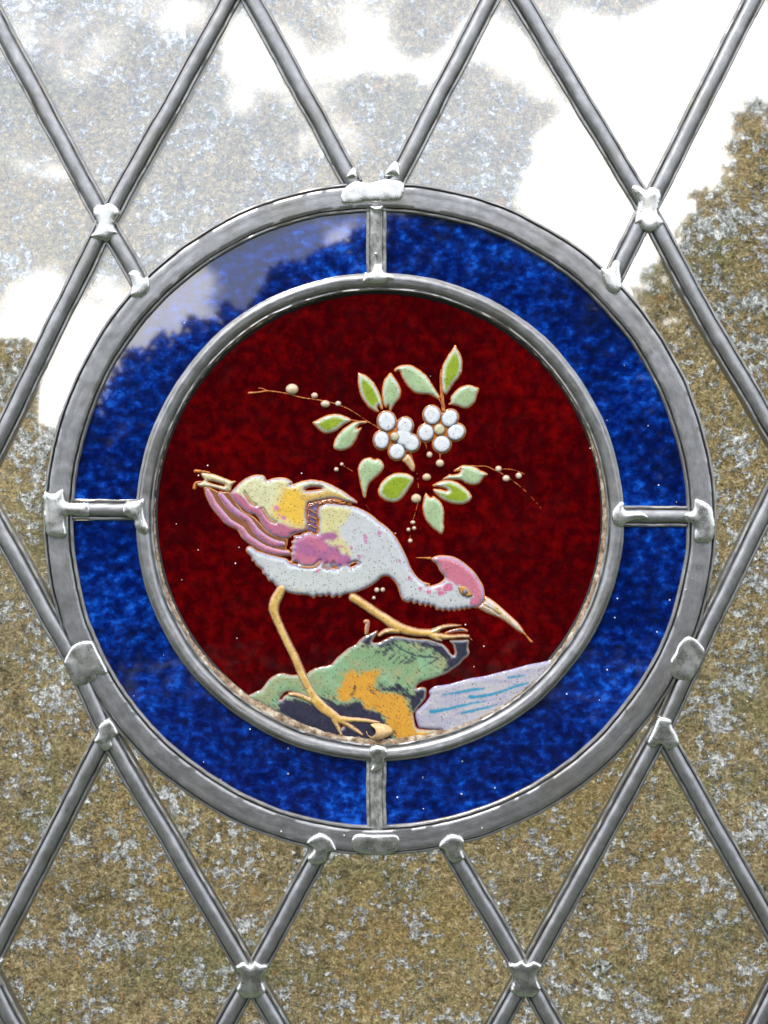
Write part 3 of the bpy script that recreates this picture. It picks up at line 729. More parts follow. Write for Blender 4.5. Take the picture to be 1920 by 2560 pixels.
flower('left white five petalled flower with its centre swirled into the petals',
  [zp(4,1522,887,88,98,-12), zp(5,218,935,78,86,8), zp(4,1468,1080,76,90,0), zp(5,135,1200,80,80,0), zp(5,283,1110,80,86,-20), zp(5,200,1050,88,84,0)], zp(5,112,1045,48)[:3], True)
flower('right white five petalled flower with round greenish centre',
  [zp(5,498,822,84,94,-10), zp(5,680,855,78,90,35), zp(5,747,998,80,90,60), zp(5,600,1122,86,84,0), zp(5,435,1005,78,86,10)], zp(5,573,970,58)[:3], False)

# berries and dots
for c, x, y, r, ry, gold in [(4,540,552,68,58,.5),(4,773,618,36,33,.4),(4,885,705,50,40,.4),(4,1018,702,33,30,.1),(4,1055,1330,20,20,.2),(4,999,1383,25,25,0),
  (5,472,1231,32,34,.4),(5,580,1320,44,42,.5),(5,443,1464,46,40,.7),(5,1187,1378,35,34,.4),(5,1267,1477,40,36,.3),(5,1397,1449,34,34,.3),
  (6,1163,607,54,50,.5),(6,1128,855,28,22,.3),(6,1083,930,22,23,.3),(6,1143,915,23,23,.3),(6,1102,1045,25,25,.3),(6,947,970,10,12,.2),
  (6,755,1555,28,28,.3),(6,817,1553,26,26,.3),(6,725,1637,20,20,.4),(6,490,1340,13,16,.8),(6,563,1380,9,12,.8),(6,415,1383,10,10,.2)]:
    p = zp(c, x, y, r, ry, 0, 1.0)
    relief('berry', Ell(p[0], p[1], p[2], p[3]), 1.6, (lambda R: (lambda Q, d: (4 if c == 6 and gold == .8 else 0)+np.sqrt(np.maximum(0, 1-(1-np.clip(d/R,0,1))**2))*R*.75))(p[2]),
        painter(srgb(205,200,180)*(1-gold)+srgb(205,165,95)*gold, rim=srgb(170,160,160), line=GOLD, lw=.7, rw=3, dens=.12), M_ENAMEL, win)

def stem(c, pts, w, label=None, mat=M_STAIN, name='stem', h=2.2):
    q = Z(c, pts); k = len(q)
    ws = np.interp(np.linspace(0,1,k), np.linspace(0,1,len(w)), [ln(c, x)/2 for x in w])
    o = relief(name, Stroke([(x, y, r) for (x, y), r in zip(q, ws)]), 1.5, lambda Q, d: .5+h*np.clip(d/2, 0, 1), None, mat, win, wob=.5)
    if label: o['label'] = label
stem(4,[(92,592),(180,585),(300,572),(480,597),(640,640),(800,662),(980,700),(1100,745),(1200,800),(1300,870),(1400,930),(1455,968)],[26,14,12,10,8,12],'long curved branch of the berries')
stem(4,[(150,538),(230,545),(290,575)],[6,8,12])
stem(5,[(592,350),(585,450),(600,600),(618,780)],[12,18,34,38])
stem(5,[(560,640),(590,690),(612,730)],[10,18,24])
stem(5,[(860,1345),(940,1348),(1060,1352),(1130,1382),(1200,1415),(1290,1470),(1400,1550),(1520,1659),(1640,1800)],[14,9,8,7,5])
stem(5,[(1220,1380),(1330,1385),(1450,1430),(1540,1500)],[5,6,4])
stem(5,[(425,1100),(440,1150),(452,1205)],[16,7,6]); stem(5,[(580,1215),(582,1280)],[14,12]); stem(5,[(270,1200),(300,1290),(325,1380)],[20,10,8])
stem(6,[(1180,655),(1160,730),(1140,800),(1125,835)],[10,7,5]); stem(6,[(340,230),(450,290),(540,350)],[5,6,4]); stem(6,[(620,640),(660,700),(690,740)],[4,5,3])
stem(6,[(1165,300),(1180,420),(1190,560)],[5,4,4]); stem(6,[(1105,930),(1100,1020)],[4,4])
stem(4,[(1130,870),(1200,878),(1260,885)],[14,10]); stem(5,[(-90,350),(-110,330),(-95,300)],[10,8]) if False else None
stem(2,[(1493,805),(1530,850),(1555,878)],[14,18,24],'drip of paint from the tip of the beak')
stem(2,[(600,180),(660,182),(715,186)],[5,12,26]); stem(2,[(1035,840),(1060,860),(1085,885)],[8,6,3])
stem(1,[(95,125),(150,128),(210,140)],[30,22,20]); stem(1,[(85,265),(100,225),(150,215)],[30,26,20])

# ---- the bird
bird = empty('painted_bird', W(930, 1450)); bird.parent = win; bird.matrix_parent_inverse = __import__('mathutils').Matrix.Translation(-win.location)
bird['label'] = 'white wading bird with pink crest and wing bending down to the right'
class BirdParent: pass
def bparent(o):   # re-seat a part under the bird group
    o.parent = bird; o.matrix_parent_inverse = __import__('mathutils').Matrix.Translation(-Vector(W(930,1450))); return o

def zstroke(c, pts): return Stroke([(*Z(c, [(x, y)])[0], ln(c, w)/2) for x, y, w in pts])
def pinkspots(Q, spots, seed):
    m = np.zeros(len(Q)); w = 3.5*vnoise(Q, 9, 3, seed)
    for s in spots: m = np.maximum(m, sstep(s(Q)+w, -1.5, 2.5))
    return m
BW = srgb(188,192,195); PINK = srgb(186,106,134); MAUVE = srgb(164,98,142); YEL = srgb(225,182,62); PYEL = srgb(205,196,128)

body_pts = (Z(1,[(1105,470),(1118,420),(1150,398),(1200,386),(1290,395),(1400,412),(1500,452),(1600,510)])
  + Z(6,[(680,760),(780,840),(860,900),(940,985),(1000,1080),(1060,1200),(1110,1320),(1160,1400),(1230,1462),(1310,1492)])
  + Z(2,[(690,412),(730,408),(790,388),(825,360),(828,335),(795,295),(770,240),(720,195),(760,165),(850,160),(940,185),(1040,255),(1110,335),(1155,415),(1170,490),(1162,540),(1118,592),(1100,600),(1060,597),(1040,608),(1015,600),(1000,618),(975,605),(960,625),(935,612),(915,630),(890,614),(870,630),(845,612),(820,630),(795,612),(770,618),(745,585),(715,592),(700,570),(675,590),(660,565),(630,580),(610,552),(580,568),(560,540),(530,552),(480,530),(460,480),(440,420),(405,365),(360,336),(315,345),(260,390),(180,440),(100,470)])
  + Z(1,[(1330,1152),(1290,1178),(1270,1160),(1230,1182),(1205,1150),(1180,1172),(1160,1158),(1130,1172),(1100,1160),(1075,1184),(1035,1160),(920,1150),(850,1130),(770,1090),(735,1050),(700,1040),(680,1000),(650,975),(645,945),(600,910),(580,880),(560,875),(555,840),(515,795),(520,755),(560,748),(620,785),(720,815),(800,835),(850,850),(880,872),
     (893,850),(878,815),(895,790),(876,765),(900,740),(888,712),(912,690),(905,662),(945,655),(960,655),(1000,632),(1060,625),(1105,640),(1108,600),(1112,540)]))
groove_b = [zstroke(1,[(870,875,14),(935,905,14),(1010,922,15),(1080,918,16),(1110,895,18),(1130,872,10)]),
  zstroke(1,[(1160,925,12),(1185,895,9)]), zstroke(1,[(1185,935,12),(1215,925,12),(1245,893,9)]), zstroke(1,[(1240,910,10),(1275,930,10),(1295,915,7)]),
  zstroke(1,[(1380,905,26),(1420,888,20),(1450,890,12)])]
slit_holes = Union(zstroke(1,[(1235,925,6),(1262,928,8)]), zstroke(1,[(1390,910,16),(1425,890,14)]), zstroke(1,[(890,885,10),(935,888,9),(945,895,6)]))
pinkwing = Poly(Z(1,[(880,700),(960,640),(1060,630),(1110,640),(1170,645),(1250,630),(1290,670),(1260,700),(1180,710),(1200,745),(1280,750),(1310,800),(1360,810),(1400,860),(1385,890),(1300,915),(1200,900),(1100,912),(960,900),(870,870),(870,760)]), False)
yelbody = Poly(Z(1,[(1090,430),(1200,390),(1340,400),(1400,440),(1360,510),(1330,560),(1290,600),(1320,690),(1370,740),(1400,830),(1360,850),(1290,800),(1180,720),(1130,640),(1090,620)]), False)
yeltail = Poly(Z(1,[(860,1090),(960,1100),(1050,1115),(1040,1135),(920,1130)]), False)
bspots = [Ell(*Z(6,[(x,y)])[0], r/4.1475, r2/4.1475) for x, y, r, r2 in ((635,1000,24,32),(640,1055,20,22),(785,965,18,18),(580,1210,20,24),(660,1160,20,11),(490,1120,14,18),(150,1355,24,20),(540,1145,12,12),(680,1005,14,8),(490,870,14,9),(990,1250,10,16),(380,1100,30,12))]
crest = Poly(Z(2,[(700,190),(760,160),(850,150),(960,180),(1060,260),(1130,340),(1180,450),(1180,540),(1130,600),(1080,590),(1040,570),(1045,530),(1075,500),(1060,470),(1010,420),(960,405),(930,415),(900,385),(860,375),(825,345),(790,300),(760,250)]), False)
hspots = [Ell(*Z(2,[(x,y)])[0], r/3.318, r2/3.318) for x, y, r, r2 in ((862,425,44,36),(785,440,32,18),(800,470,30,22),(705,462,24,22),(630,433,14,18),(545,355,16,20),(1060,552,26,26))]
def bodycol(Q, d):
    n = vnoise(Q, 26, 4, 2.2); w = 7*vnoise(Q, 13, 4, 5.5)
    c = np.tile(BW, (len(Q), 1))*(1+.06*n)[:,None]
    grey = sstep(Q[:,1]+12*n, 1395, 1440)*(1-sstep(Q[:,0], 960, 1030)); c = lerp(c, np.tile(srgb(190,195,192), (len(Q),1)), grey*.8)
    c = lerp(c, np.tile(PYEL, (len(Q),1)), sstep(yelbody(Q)+1.3*w, -8, 10)*.85)
    c = lerp(c, np.tile(PYEL, (len(Q),1)), sstep(yeltail(Q)+w, -2, 4)*.6)
    m = sstep(pinkwing(Q)+1.2*w, -5, 7)
    pc = lerp(np.tile(PINK, (len(Q),1)), np.tile(MAUVE, (len(Q),1)), sstep(vnoise(Q, 30, 3, 8.8), -.3, .3))
    c = lerp(c, pc, m)
    c = lerp(c, np.tile(srgb(196,110,160), (len(Q),1)), pinkspots(Q, bspots, 3.3)*.85)
    m = sstep(crest(Q)+.5*w, -1.5, 3); c = lerp(c, np.tile(srgb(194,110,132), (len(Q),1))*(1+.08*n)[:,None], m)
    c = lerp(c, np.tile(srgb(200,112,145), (len(Q),1)), pinkspots(Q, hspots, 1.3))
    g = np.max([s(Q) for s in groove_b], 0)
    c = lerp(c, np.tile(srgb(105,98,140), (len(Q),1)), sstep(g, -5, -1)*.8); c = lerp(c, np.tile(srgb(200,135,60), (len(Q),1)), sstep(g, -1, .8))
    return c
def bodydens(Q, d):
    n = vnoise(Q, 22, 3, 7.7)
    r = .52+.25*n+.28*sstep(Q[:,1], 1380, 1450)*(1-sstep(Q[:,0], 1010, 1060))
    r = np.where(pinkwing(Q) > 0, .36, r); r = np.where(crest(Q) > 0, .32, r); r = np.where((Q[:,1] < 1400)&(Q[:,0] > 870)&(Q[:,0]<960), r*.75, r)
    g = np.max([s(Q) for s in groove_b], 0)
    return np.where(g > -3, 0, r)
def bodyh(Q, d):
    g = np.max([s(Q) for s in groove_b], 0)
    return dome(10, 15)(Q, d)*(1-.55*sstep(g, -7, 0))+2.0*sstep(g, -1, 2)+.5*vnoise(Q, 30, 3, 1.1)*np.clip(d/10, 0, 1)
bparent(relief('bird_body', Cut(Poly(body_pts), slit_holes), 2.1, bodyh, painter(bodycol, dens=bodydens, rw=8, rimamt=.9), M_ENAMEL, win, wob=.7))['label'] = 'white body, neck and crested head with pink and yellow patches'

# upper wing with pointed shoulder plume
upw = Cut(Poly(Z(1,[(383,315),(392,290),(430,255),(480,205),(560,162),(640,155),(675,172),(688,200),(740,182),(830,178),(885,200),(903,222),(890,240),(960,212),(1050,195),(1160,212),(1260,255),(1350,310),(1432,372),(1428,395),(1340,385),(1240,357),(1130,377),(1060,392),(1028,412),(1022,500),(1028,570),(1010,620),(960,640),(905,655),(880,680),(840,692),(780,680),(720,655),(655,590),(600,500),(540,485),(470,430),(415,380)])),
   zstroke(1,[(1015,280,14),(1060,272,22),(1135,268,12)]))
lines_u = [zstroke(1,[(508,312,13),(530,350,13),(560,390,12),(600,408,10)]), zstroke(1,[(655,442,14),(690,500,14),(725,535,12),(760,550,10)]), zstroke(1,[(930,640,8),(890,660,8)]) ]
pinkup = Poly(Z(1,[(380,290),(450,300),(510,340),(560,410),(640,420),(680,490),(740,560),(800,555),(900,590),(1000,610),(1020,640),(900,700),(780,700),(640,600),(520,500),(400,400)]), False)
yelup = Poly(Z(1,[(820,260),(920,240),(1000,300),(1030,360),(1030,560),(980,610),(920,600),(830,530),(740,500),(740,430),(780,350)]), False)
plume = Poly(Z(1,[(980,300),(1040,290),(1160,270),(1300,320),(1440,400),(1200,380),(1030,400),(960,360)]), False)
uspots = [Ell(*Z(1,[(x,y)])[0], r/3.318, r2/3.318) for x, y, r, r2 in ((770,432,22,22),(825,515,26,20),(790,490,16,12))]
def upcol(Q, d):
    n = vnoise(Q, 24, 4, 4.2); w = 6*vnoise(Q, 12, 4, 6.5)
    c = np.tile(srgb(206,204,160), (len(Q), 1))*(1+.07*n)[:,None]
    c = lerp(c, np.tile(YEL, (len(Q),1)), sstep(yelup(Q)+2*w, -14, 16)); c = lerp(c, np.tile(srgb(200,160,72), (len(Q),1)), sstep(plume(Q)+w, -2, 5)*.85)
    c = lerp(c, np.tile(srgb(182,104,134), (len(Q),1)), sstep(pinkup(Q)+.8*w, -5, 6)); c = lerp(c, np.tile(srgb(205,120,160), (len(Q),1)), pinkspots(Q, uspots, 2.3)*.9)
    topw = sstep(-(Q[:,1]-(1196+.04*(Q[:,0]-600)))+w, 0, 10)*(1-sstep(Q[:,0], 730, 760)); c = lerp(c, np.tile(srgb(198,200,212), (len(Q),1)), topw*.8)
    g = np.max([s(Q) for s in lines_u], 0); c = lerp(c, np.tile(srgb(120,100,130), (len(Q),1)), sstep(g, -5, -1)*.7); c = lerp(c, np.tile(srgb(205,145,65), (len(Q),1)), sstep(g, -1, .8))
    return c
def uph(Q, d):
    g = np.max([s(Q) for s in lines_u], 0); return dome(10, 13)(Q, d)*(1-.5*sstep(g, -6, 0))+2*sstep(g, -1, 2)+.5*vnoise(Q, 30, 3, 1.1)*np.clip(d/10, 0, 1)
bparent(relief('upper_wing', upw, 2.1, uph, painter(upcol, dens=.6, rw=7, rimamt=.85), M_ENAMEL, win, wob=.7))['label'] = 'yellow upper wing ending in a pointed plume'
# lilac web with gold dashes between the wings
bparent(relief('wing_web', Poly(Z(1,[(1026,405),(1060,385),(1130,370),(1240,352),(1300,372),(1250,392),(1150,400),(1118,430),(1110,520),(1112,600),(1106,655),(1060,640),(1015,615),(1020,560)])), 2.1,
   lambda Q, d: .8+2.2*np.clip(d/3, 0, 1)+1.2*vnoise(Q, 9, 2, 4), painter(srgb(104,88,128), rim=srgb(95,60,70), dens=.1), M_ENAMEL, win, wob=1))
for x0, y0, x1, y1, w in ((1040,415,1085,405,13),(1042,442,1098,478,14),(1036,492,1098,524,15),(1036,536,1092,556,12),(1040,570,1098,600,14),(1052,632,1092,662,19),(1120,398,1160,382,15),(1150,405,1178,380,11),(1200,372,1225,388,17),(1240,372,1300,378,19),(1280,390,1340,388,14),(1345,395,1390,400,10),(1070,392,1110,385,9)):
    bparent(relief('gold_dash', zstroke(1,[(x0,y0,w),((x0+x1)/2,(y0+y1)/2+2,w+2),(x1,y1,w)]), 1.8, lambda Q, d: 2.5+3.2*np.clip(d/2.2, 0, 1)**.6, painter(srgb(212,140,52), rim=srgb(190,120,50), line=srgb(120,62,20), lw=.6, dens=0), M_ENAMEL, win))
# long flight feathers
def feath(pts, label):
    def col(Q, d):
        n = vnoise(Q, 12, 3, 3.9); return lerp(np.tile(srgb(182,106,128), (len(Q),1)), np.tile(srgb(165,108,150), (len(Q),1)), sstep(n, -.3, .4))
    bparent(relief('flight_feather', zstroke(1, pts), 2.0, dome(9, 8.5), painter(col, rim=srgb(170,150,180), line=srgb(196,130,62), dens=.4, rw=4), M_ENAMEL, win, wob=.5))['label'] = label
bparent(relief('feather_web', Poly(Z(1,[(165,262),(220,262),(300,300),(380,300),(430,380),(500,460),(590,510),(660,590),(740,650),(850,680),(860,720),(850,770),(870,820),(830,830),(740,810),(640,770),(560,715),(500,660),(460,600),(420,590),(360,560),(280,480),(220,400),(180,310)])), 2.1,
   lambda Q, d: .8+1.2*np.clip(d/3, 0, 1), painter(srgb(140,88,56), rim=srgb(120,70,40), line=GOLD*.8, dens=.1), M_ENAMEL, win, wob=1))['label'] = 'gold brown ground between the flight feathers'
feath([(195,285,52),(215,330,68),(250,400,72),(310,475,75),(375,545,72),(440,580,61),(478,610,70),(520,670,75),(590,720,75),(670,765,72),(770,795,68),(860,805,54)], 'lowest long mauve flight feather')
feath([(305,322,61),(340,370,72),(390,430,77),(460,485,75),(530,525,66),(565,570,70),(600,625,79),(665,680,82),(740,720,79),(820,730,61)], 'middle long mauve flight feather')
feath([(410,330,50),(440,380,64),(500,440,66),(570,480,62),(625,500,58),(660,560,66),(720,620,72),(790,650,74),(860,640,70)], 'top mauve flight feather tucked under the wing') if False else None
bparent(relief('tail_tip', Cut(Poly(Z(1,[(145,140),(180,135),(240,148),(330,180),(395,205),(432,208),(400,245),(388,292),(350,297),(250,268),(160,262),(112,245),(105,222),(150,208),(165,195),(145,165)])), zstroke(1,[(200,212,8),(260,225,16),(330,245,14)])), 1.9, dome(8, 9),
   painter(srgb(206,188,128), rim=srgb(205,200,190), line=srgb(190,130,60), dens=.55), M_ENAMEL, win, wob=.6))['label'] = 'forked cream and gold tail tip'

# head details
bparent(relief('eye', Poly(Z(2,[(948,420),(965,408),(995,412),(1030,438),(1062,478),(1062,492),(1030,502),(985,490),(958,465)])), 1.3, lambda Q, d: 9.8+2.6*np.clip(d/4, 0, 1), painter(srgb(196,138,56), rim=srgb(180,125,60), line=srgb(90,60,70), lw=1.4, rw=2, dens=.1), M_ENAMEL, win))['label'] = 'almond shaped amber eye'
bparent(relief('pupil', Ell(*Z(2,[(1001,462)])[0], 7.2, 7.0), 1.2, lambda Q, d: 11.8+3.2*np.sqrt(np.maximum(0, 1-(1-np.clip(d/7,0,1))**2)), painter(srgb(112,112,128), rim=srgb(70,60,70), line=srgb(60,45,50), lw=1.0, rw=2, dens=0), M_ENAMEL, win))
def beakcol(Q, d):
    g = zstroke(2,[(1135,588,18),(1200,625,22),(1290,665,14)])(Q); c = np.tile(srgb(200,172,120), (len(Q),1)); c = lerp(c, np.tile(srgb(205,200,200), (len(Q),1)), sstep(vnoise(Q, 22, 3, 2.1), 0, .5)*.7)
    return lerp(c, np.tile(srgb(120,88,90), (len(Q),1)), sstep(g, -4, 1)*(1-sstep(g, 1, 3))*.8)
bparent(relief('beak', Poly(Z(2,[(1165,500),(1190,505),(1250,545),(1320,605),(1400,678),(1455,730),(1500,805),(1492,815),(1440,790),(1370,735),(1290,682),(1210,652),(1130,612),(1108,590),(1130,565),(1160,540)])), 1.8,
   lambda Q, d: dome(9, 10)(Q, d)-3.5*sstep(-np.abs(zstroke(2,[(1160,575,4),(1230,615,4),(1290,655,4)])(Q)), -4, 0)*np.clip(d/5, 0, 1), painter(beakcol, rim=srgb(190,180,180), dens=.4), M_ENAMEL, win))['label'] = 'long tapering cream beak'

# rock, water
rock_pts = (Z(3,[(190,1000),(300,942),(345,890),(385,845),(430,818),(480,803),(560,818),(610,815),(660,830),(690,802),(750,765),(810,750),(880,735),(915,700),(950,665),(1030,600),(1090,568),(1130,525),(1180,490),(1230,468),(1275,452),(1268,480),(1240,530),(1236,552),(1290,545),(1340,520)])
  + Z(2,[(400,828),(480,830),(560,845),(640,850),(700,852),(760,868),(820,895),(860,935),(890,975),(912,985),(915,950),(900,905),(868,870),(890,858),(960,858),(1025,855),(1042,880),(1035,920),(1042,965),(1030,1000),(990,1030),(960,1068),(900,1110),(860,1140),(800,1165),(740,1185),(660,1210),(620,1232),(598,1262),(640,1248),(675,1258),(686,1290),(680,1340),(655,1380),(622,1420),(600,1455),(580,1480),(585,1520),(600,1580),(625,1598),(700,1605),(790,1608)])
  + Z(3,[(1760,1300),(1650,1345),(1500,1375),(1300,1392),(1100,1375),(900,1335),(700,1265),(550,1195),(400,1110),(290,1050)]))
gaps = Union(zstroke(3,[(470,1020,10),(500,985,14),(540,968,16),(600,985,12)]), zstroke(8,[(1600,990,20),(1630,970,16)]))
navy1 = Poly(Z(3,[(440,1030),(480,1010),(560,1020),(640,1030),(720,1060),(770,1050),(800,1000),(880,1030),(950,1060),(1050,1050),(1130,1030),(1160,1090),(1230,1120),(1300,1120),(1330,1200),(1400,1330),(1420,1450),(1000,1450),(600,1350),(350,1150),(440,1100)]), False)
navy2 = Poly(Z(2,[(60,900),(130,840),(200,790),(300,760),(300,860),(420,810),(700,835),(800,870),(900,860),(1060,840),(1060,1000),(900,1130),(830,1140),(800,1110),(880,1070),(850,1020),(760,960),(720,920),(640,910),(600,880),(520,880),(430,870),(400,910),(320,930),(250,900),(200,910),(130,890)]), False)
navy3 = Poly(Z(2,[(240,1270),(330,1260),(420,1250),(450,1210),(520,1270),(580,1300),(600,1250),(690,1230),(700,1330),(600,1460),(560,1430),(530,1370),(470,1310),(380,1285),(300,1290)]), False)
orange = Poly(Z(3,[(925,1000),(960,930),(1000,870),(1000,800),(1060,780),(1130,810),(1180,785),(1310,770),(1270,840),(1230,900),(1300,960),(1400,965),(1480,985),(1530,1040),(1545,1120),(1580,1200),(1600,1280),(1760,1300),(1700,1350),(1420,1370),(1400,1290),(1350,1220),(1300,1140),(1230,1110),(1180,1110),(1130,1030),(1090,1000),(1040,1040),(980,1040)]), False)
streaks = Union(zstroke(3,[(1050,990,8),(1075,960,16),(1090,905,4)]), zstroke(3,[(400,1010,4),(425,1080,16),(450,1130,22)]),
   *[zstroke(2,[(x,y,3),(x+dx*.5,y-30,9),(x+dx,y-62,4)]) for x, y, dx in ((235,1010,40),(275,990,35),(370,1030,60),(410,1050,60),(455,1060,70),(500,1060,80),(540,1050,90),(600,980,100),(650,1090,110),(620,1110,90),(700,1060,110),(330,990,50),(560,1000,80),(490,990,60),(430,980,50))],
   zstroke(2,[(420,900,4),(500,950,14),(600,990,18),(700,1000,12),(800,1010,4)]), zstroke(2,[(330,960,20),(380,930,24),(420,960,10)]))
def rockcol(Q, d):
    n = vnoise(Q, 22, 4, 7.2)
    R = np.stack([Q[:,0]*.8+Q[:,1]*.6, (-Q[:,0]*.6+Q[:,1]*.8)*3.2], 1)      # streaky warp, brushed down to the left
    w = 10*vnoise(R, 26, 5, 5.1)+6*vnoise(R*[.6,1.5], 8, 3, 8.1)+3*vnoise(Q, 4, 2, 2.1)
    c = lerp(np.tile(srgb(128,160,118), (len(Q),1)), np.tile(srgb(150,160,118), (len(Q),1)), sstep(n, -.3, .4))
    c = lerp(c, np.tile(srgb(136,178,140), (len(Q),1)), sstep(vnoise(Q, 40, 3, 9.4), .1, .5)*.7)
    nv = np.tile(srgb(52,52,70), (len(Q),1))*(1+.3*vnoise(Q, 7, 3, 1.9))[:,None]
    c = lerp(c, np.tile(srgb(208,150,46), (len(Q),1))*(1+.08*n)[:,None], sstep(orange(Q)+w, -4, 5))
    m = np.maximum.reduce([sstep(x(Q)+w, -4, 6) for x in (navy1, navy2, navy3)])*(1-sstep(orange(Q)+w, 3, 6)); c = lerp(c, nv, m)
    nd = np.maximum.reduce([navy1(Q), navy2(Q), navy3(Q)])
    hair = sstep(vnoise(R, 9, 3, 6.1)+.25*vnoise(Q, 5, 2, 4), .22, .42)*sstep(nd, -26, -6); c = lerp(c, nv, hair*.8)
    return lerp(c, nv, sstep(streaks(Q)+.5*w, -2, 2)*.85)
def rockdens(Q, d):
    w = 4*vnoise(Q, 12, 3, 5.1); nvy = (navy1(Q)+w > 0) | (navy2(Q)+w > 0) | (navy3(Q)+w > 0)
    return np.where(nvy & (orange(Q) < 0), .15, .62)
rock = relief('painted_rock', Cut(Poly(rock_pts), gaps), 2.2, lambda Q, d: dome(6, 14)(Q, d)+.6*vnoise(Q, 16, 3, 3.3)*np.clip(d/8,0,1), painter(rockcol, rim=srgb(150,160,160), line=srgb(150,82,40), dens=rockdens, rw=5, rimamt=.7), M_ENAMEL, win, wob=1.0)
rock['label'] = 'green, orange and navy rock under the bird'
relief('painted_rock', Poly(Z(2,[(830,805),(880,778),(960,760),(1015,772),(1028,795),(940,797),(870,810)])), 1.9, dome(5, 6), painter(srgb(58,60,84), rim=srgb(110,110,140), dens=.1), M_ENAMEL, win)['label'] = 'small navy chip between the toes of the raised foot'
relief('painted_twig', zstroke(3,[(1172,378,34),(1192,380,36),(1186,430,40),(1180,478,30)]), 1.7, dome(6, 6), painter(srgb(165,128,90), rim=srgb(160,140,140), dens=.3), M_ENAMEL, win)['label'] = 'short gold-brown stub standing on the rock'
wstr = Union(zstroke(7,[(392,926,34),(520,905,26),(680,865,20),(830,840,10)]), zstroke(7,[(712,802,30),(800,798,26),(950,765,22),(1100,712,22),(1190,690,20)]), zstroke(7,[(480,785,8),(600,768,18),(740,742,26),(830,735,8)]),
   zstroke(7,[(640,938,16),(760,912,20),(930,870,12)]), zstroke(7,[(1030,642,18),(1160,628,12)]))
wviol = Union(zstroke(7,[(470,805,16),(700,760,16)]), zstroke(7,[(600,950,18),(980,850,20)]), zstroke(7,[(800,850,14),(1000,800,20)]))
def watercol(Q, d):
    n = vnoise(Q*[.5,1.6], 14, 3, 3.2); w = 1.8*vnoise(Q, 6, 2, 3)
    c = lerp(np.tile(srgb(168,166,184), (len(Q),1)), np.tile(srgb(182,178,182), (len(Q),1)), sstep(n, -.4, .4))
    c = lerp(c, np.tile(srgb(148,140,182), (len(Q),1)), sstep(wviol(Q)+2*w, -3, 3)*.7)
    return lerp(c, np.tile(srgb(48,142,176), (len(Q),1)), sstep(wstr(Q)+w, -2, 2))
relief('painted_water', Poly(Z(7,[(1410,485),(1350,503),(1280,520),(1200,533),(1100,562),(1000,588),(920,608),(830,630),(700,652),(560,690),(480,706),(425,712),(385,740),(372,765),(380,795),(350,840),(300,890),(262,930),(262,980),(285,1050),(300,1062),(400,1075),(480,1080),(520,1130),(700,1085),(900,1005),(1100,870),(1300,690),(1440,520)])),
   2.3, lambda Q, d: dome(5, 12)(Q, d), painter(watercol, rim=srgb(140,132,178), line=srgb(120,90,120), lw=1.4, dens=.45, rw=7), M_ENAMEL, win, wob=.6)['label'] = 'lilac grey water with turquoise brush strokes'

# legs
def legcol(Q, d):
    n = vnoise(Q, 16, 3, 1.5); c = lerp(np.tile(srgb(196,150,62), (len(Q),1)), np.tile(srgb(214,178,96), (len(Q),1)), sstep(n, -.4, .5)); return c
def leg(name, sdf, label):
    o = bparent(relief(name, sdf, 1.9, lambda Q, d: 3.6*np.clip(d/1.5,0,1)+dome(10, 10)(Q, d), painter(legcol, rim=srgb(185,160,150), line=srgb(160,95,40), dens=.5, rw=3.5), M_ENAMEL, win, wob=.6)); o['label'] = label
leg('leg', Union(zstroke(3,[(478,105,84),(455,150,92),(425,210,96),(412,270,92),(425,330,80),(455,400,74),(520,540,72),(590,680,74),(650,820,78),(715,950,78),(765,1030,92),(820,1090,100),(890,1140,90),(950,1185,84)]),
   zstroke(3,[(940,1185,80),(1050,1190,58),(1150,1195,50),(1230,1205,44),(1285,1212,30)]), zstroke(3,[(960,1195,60),(1040,1240,50),(1100,1280,48),(1145,1312,34)]), zstroke(3,[(915,1190,60),(945,1250,48),(975,1315,34)]),
   zstroke(3,[(790,1070,60),(720,1030,56),(640,995,52),(580,980,50),(548,980,42)])), 'straight left leg and foot planted on the rock')
leg('leg', Union(zstroke(2,[(75,512,80),(130,545,82),(240,620,80),(340,685,84),(430,745,90),(520,782,84),(620,802,72),(720,806,72)]),
   zstroke(2,[(700,810,60),(760,785,56),(810,760,44),(880,745,36),(968,742,20)]), zstroke(2,[(720,815,64),(790,832,64),(880,836,46),(960,830,40),(1028,832,34)]), zstroke(2,[(710,815,60),(770,850,50),(808,866,28)]),
   zstroke(2,[(450,785,60),(390,785,54),(335,795,46),(295,822,40)])), 'raised right leg with spread toes stepping forward')

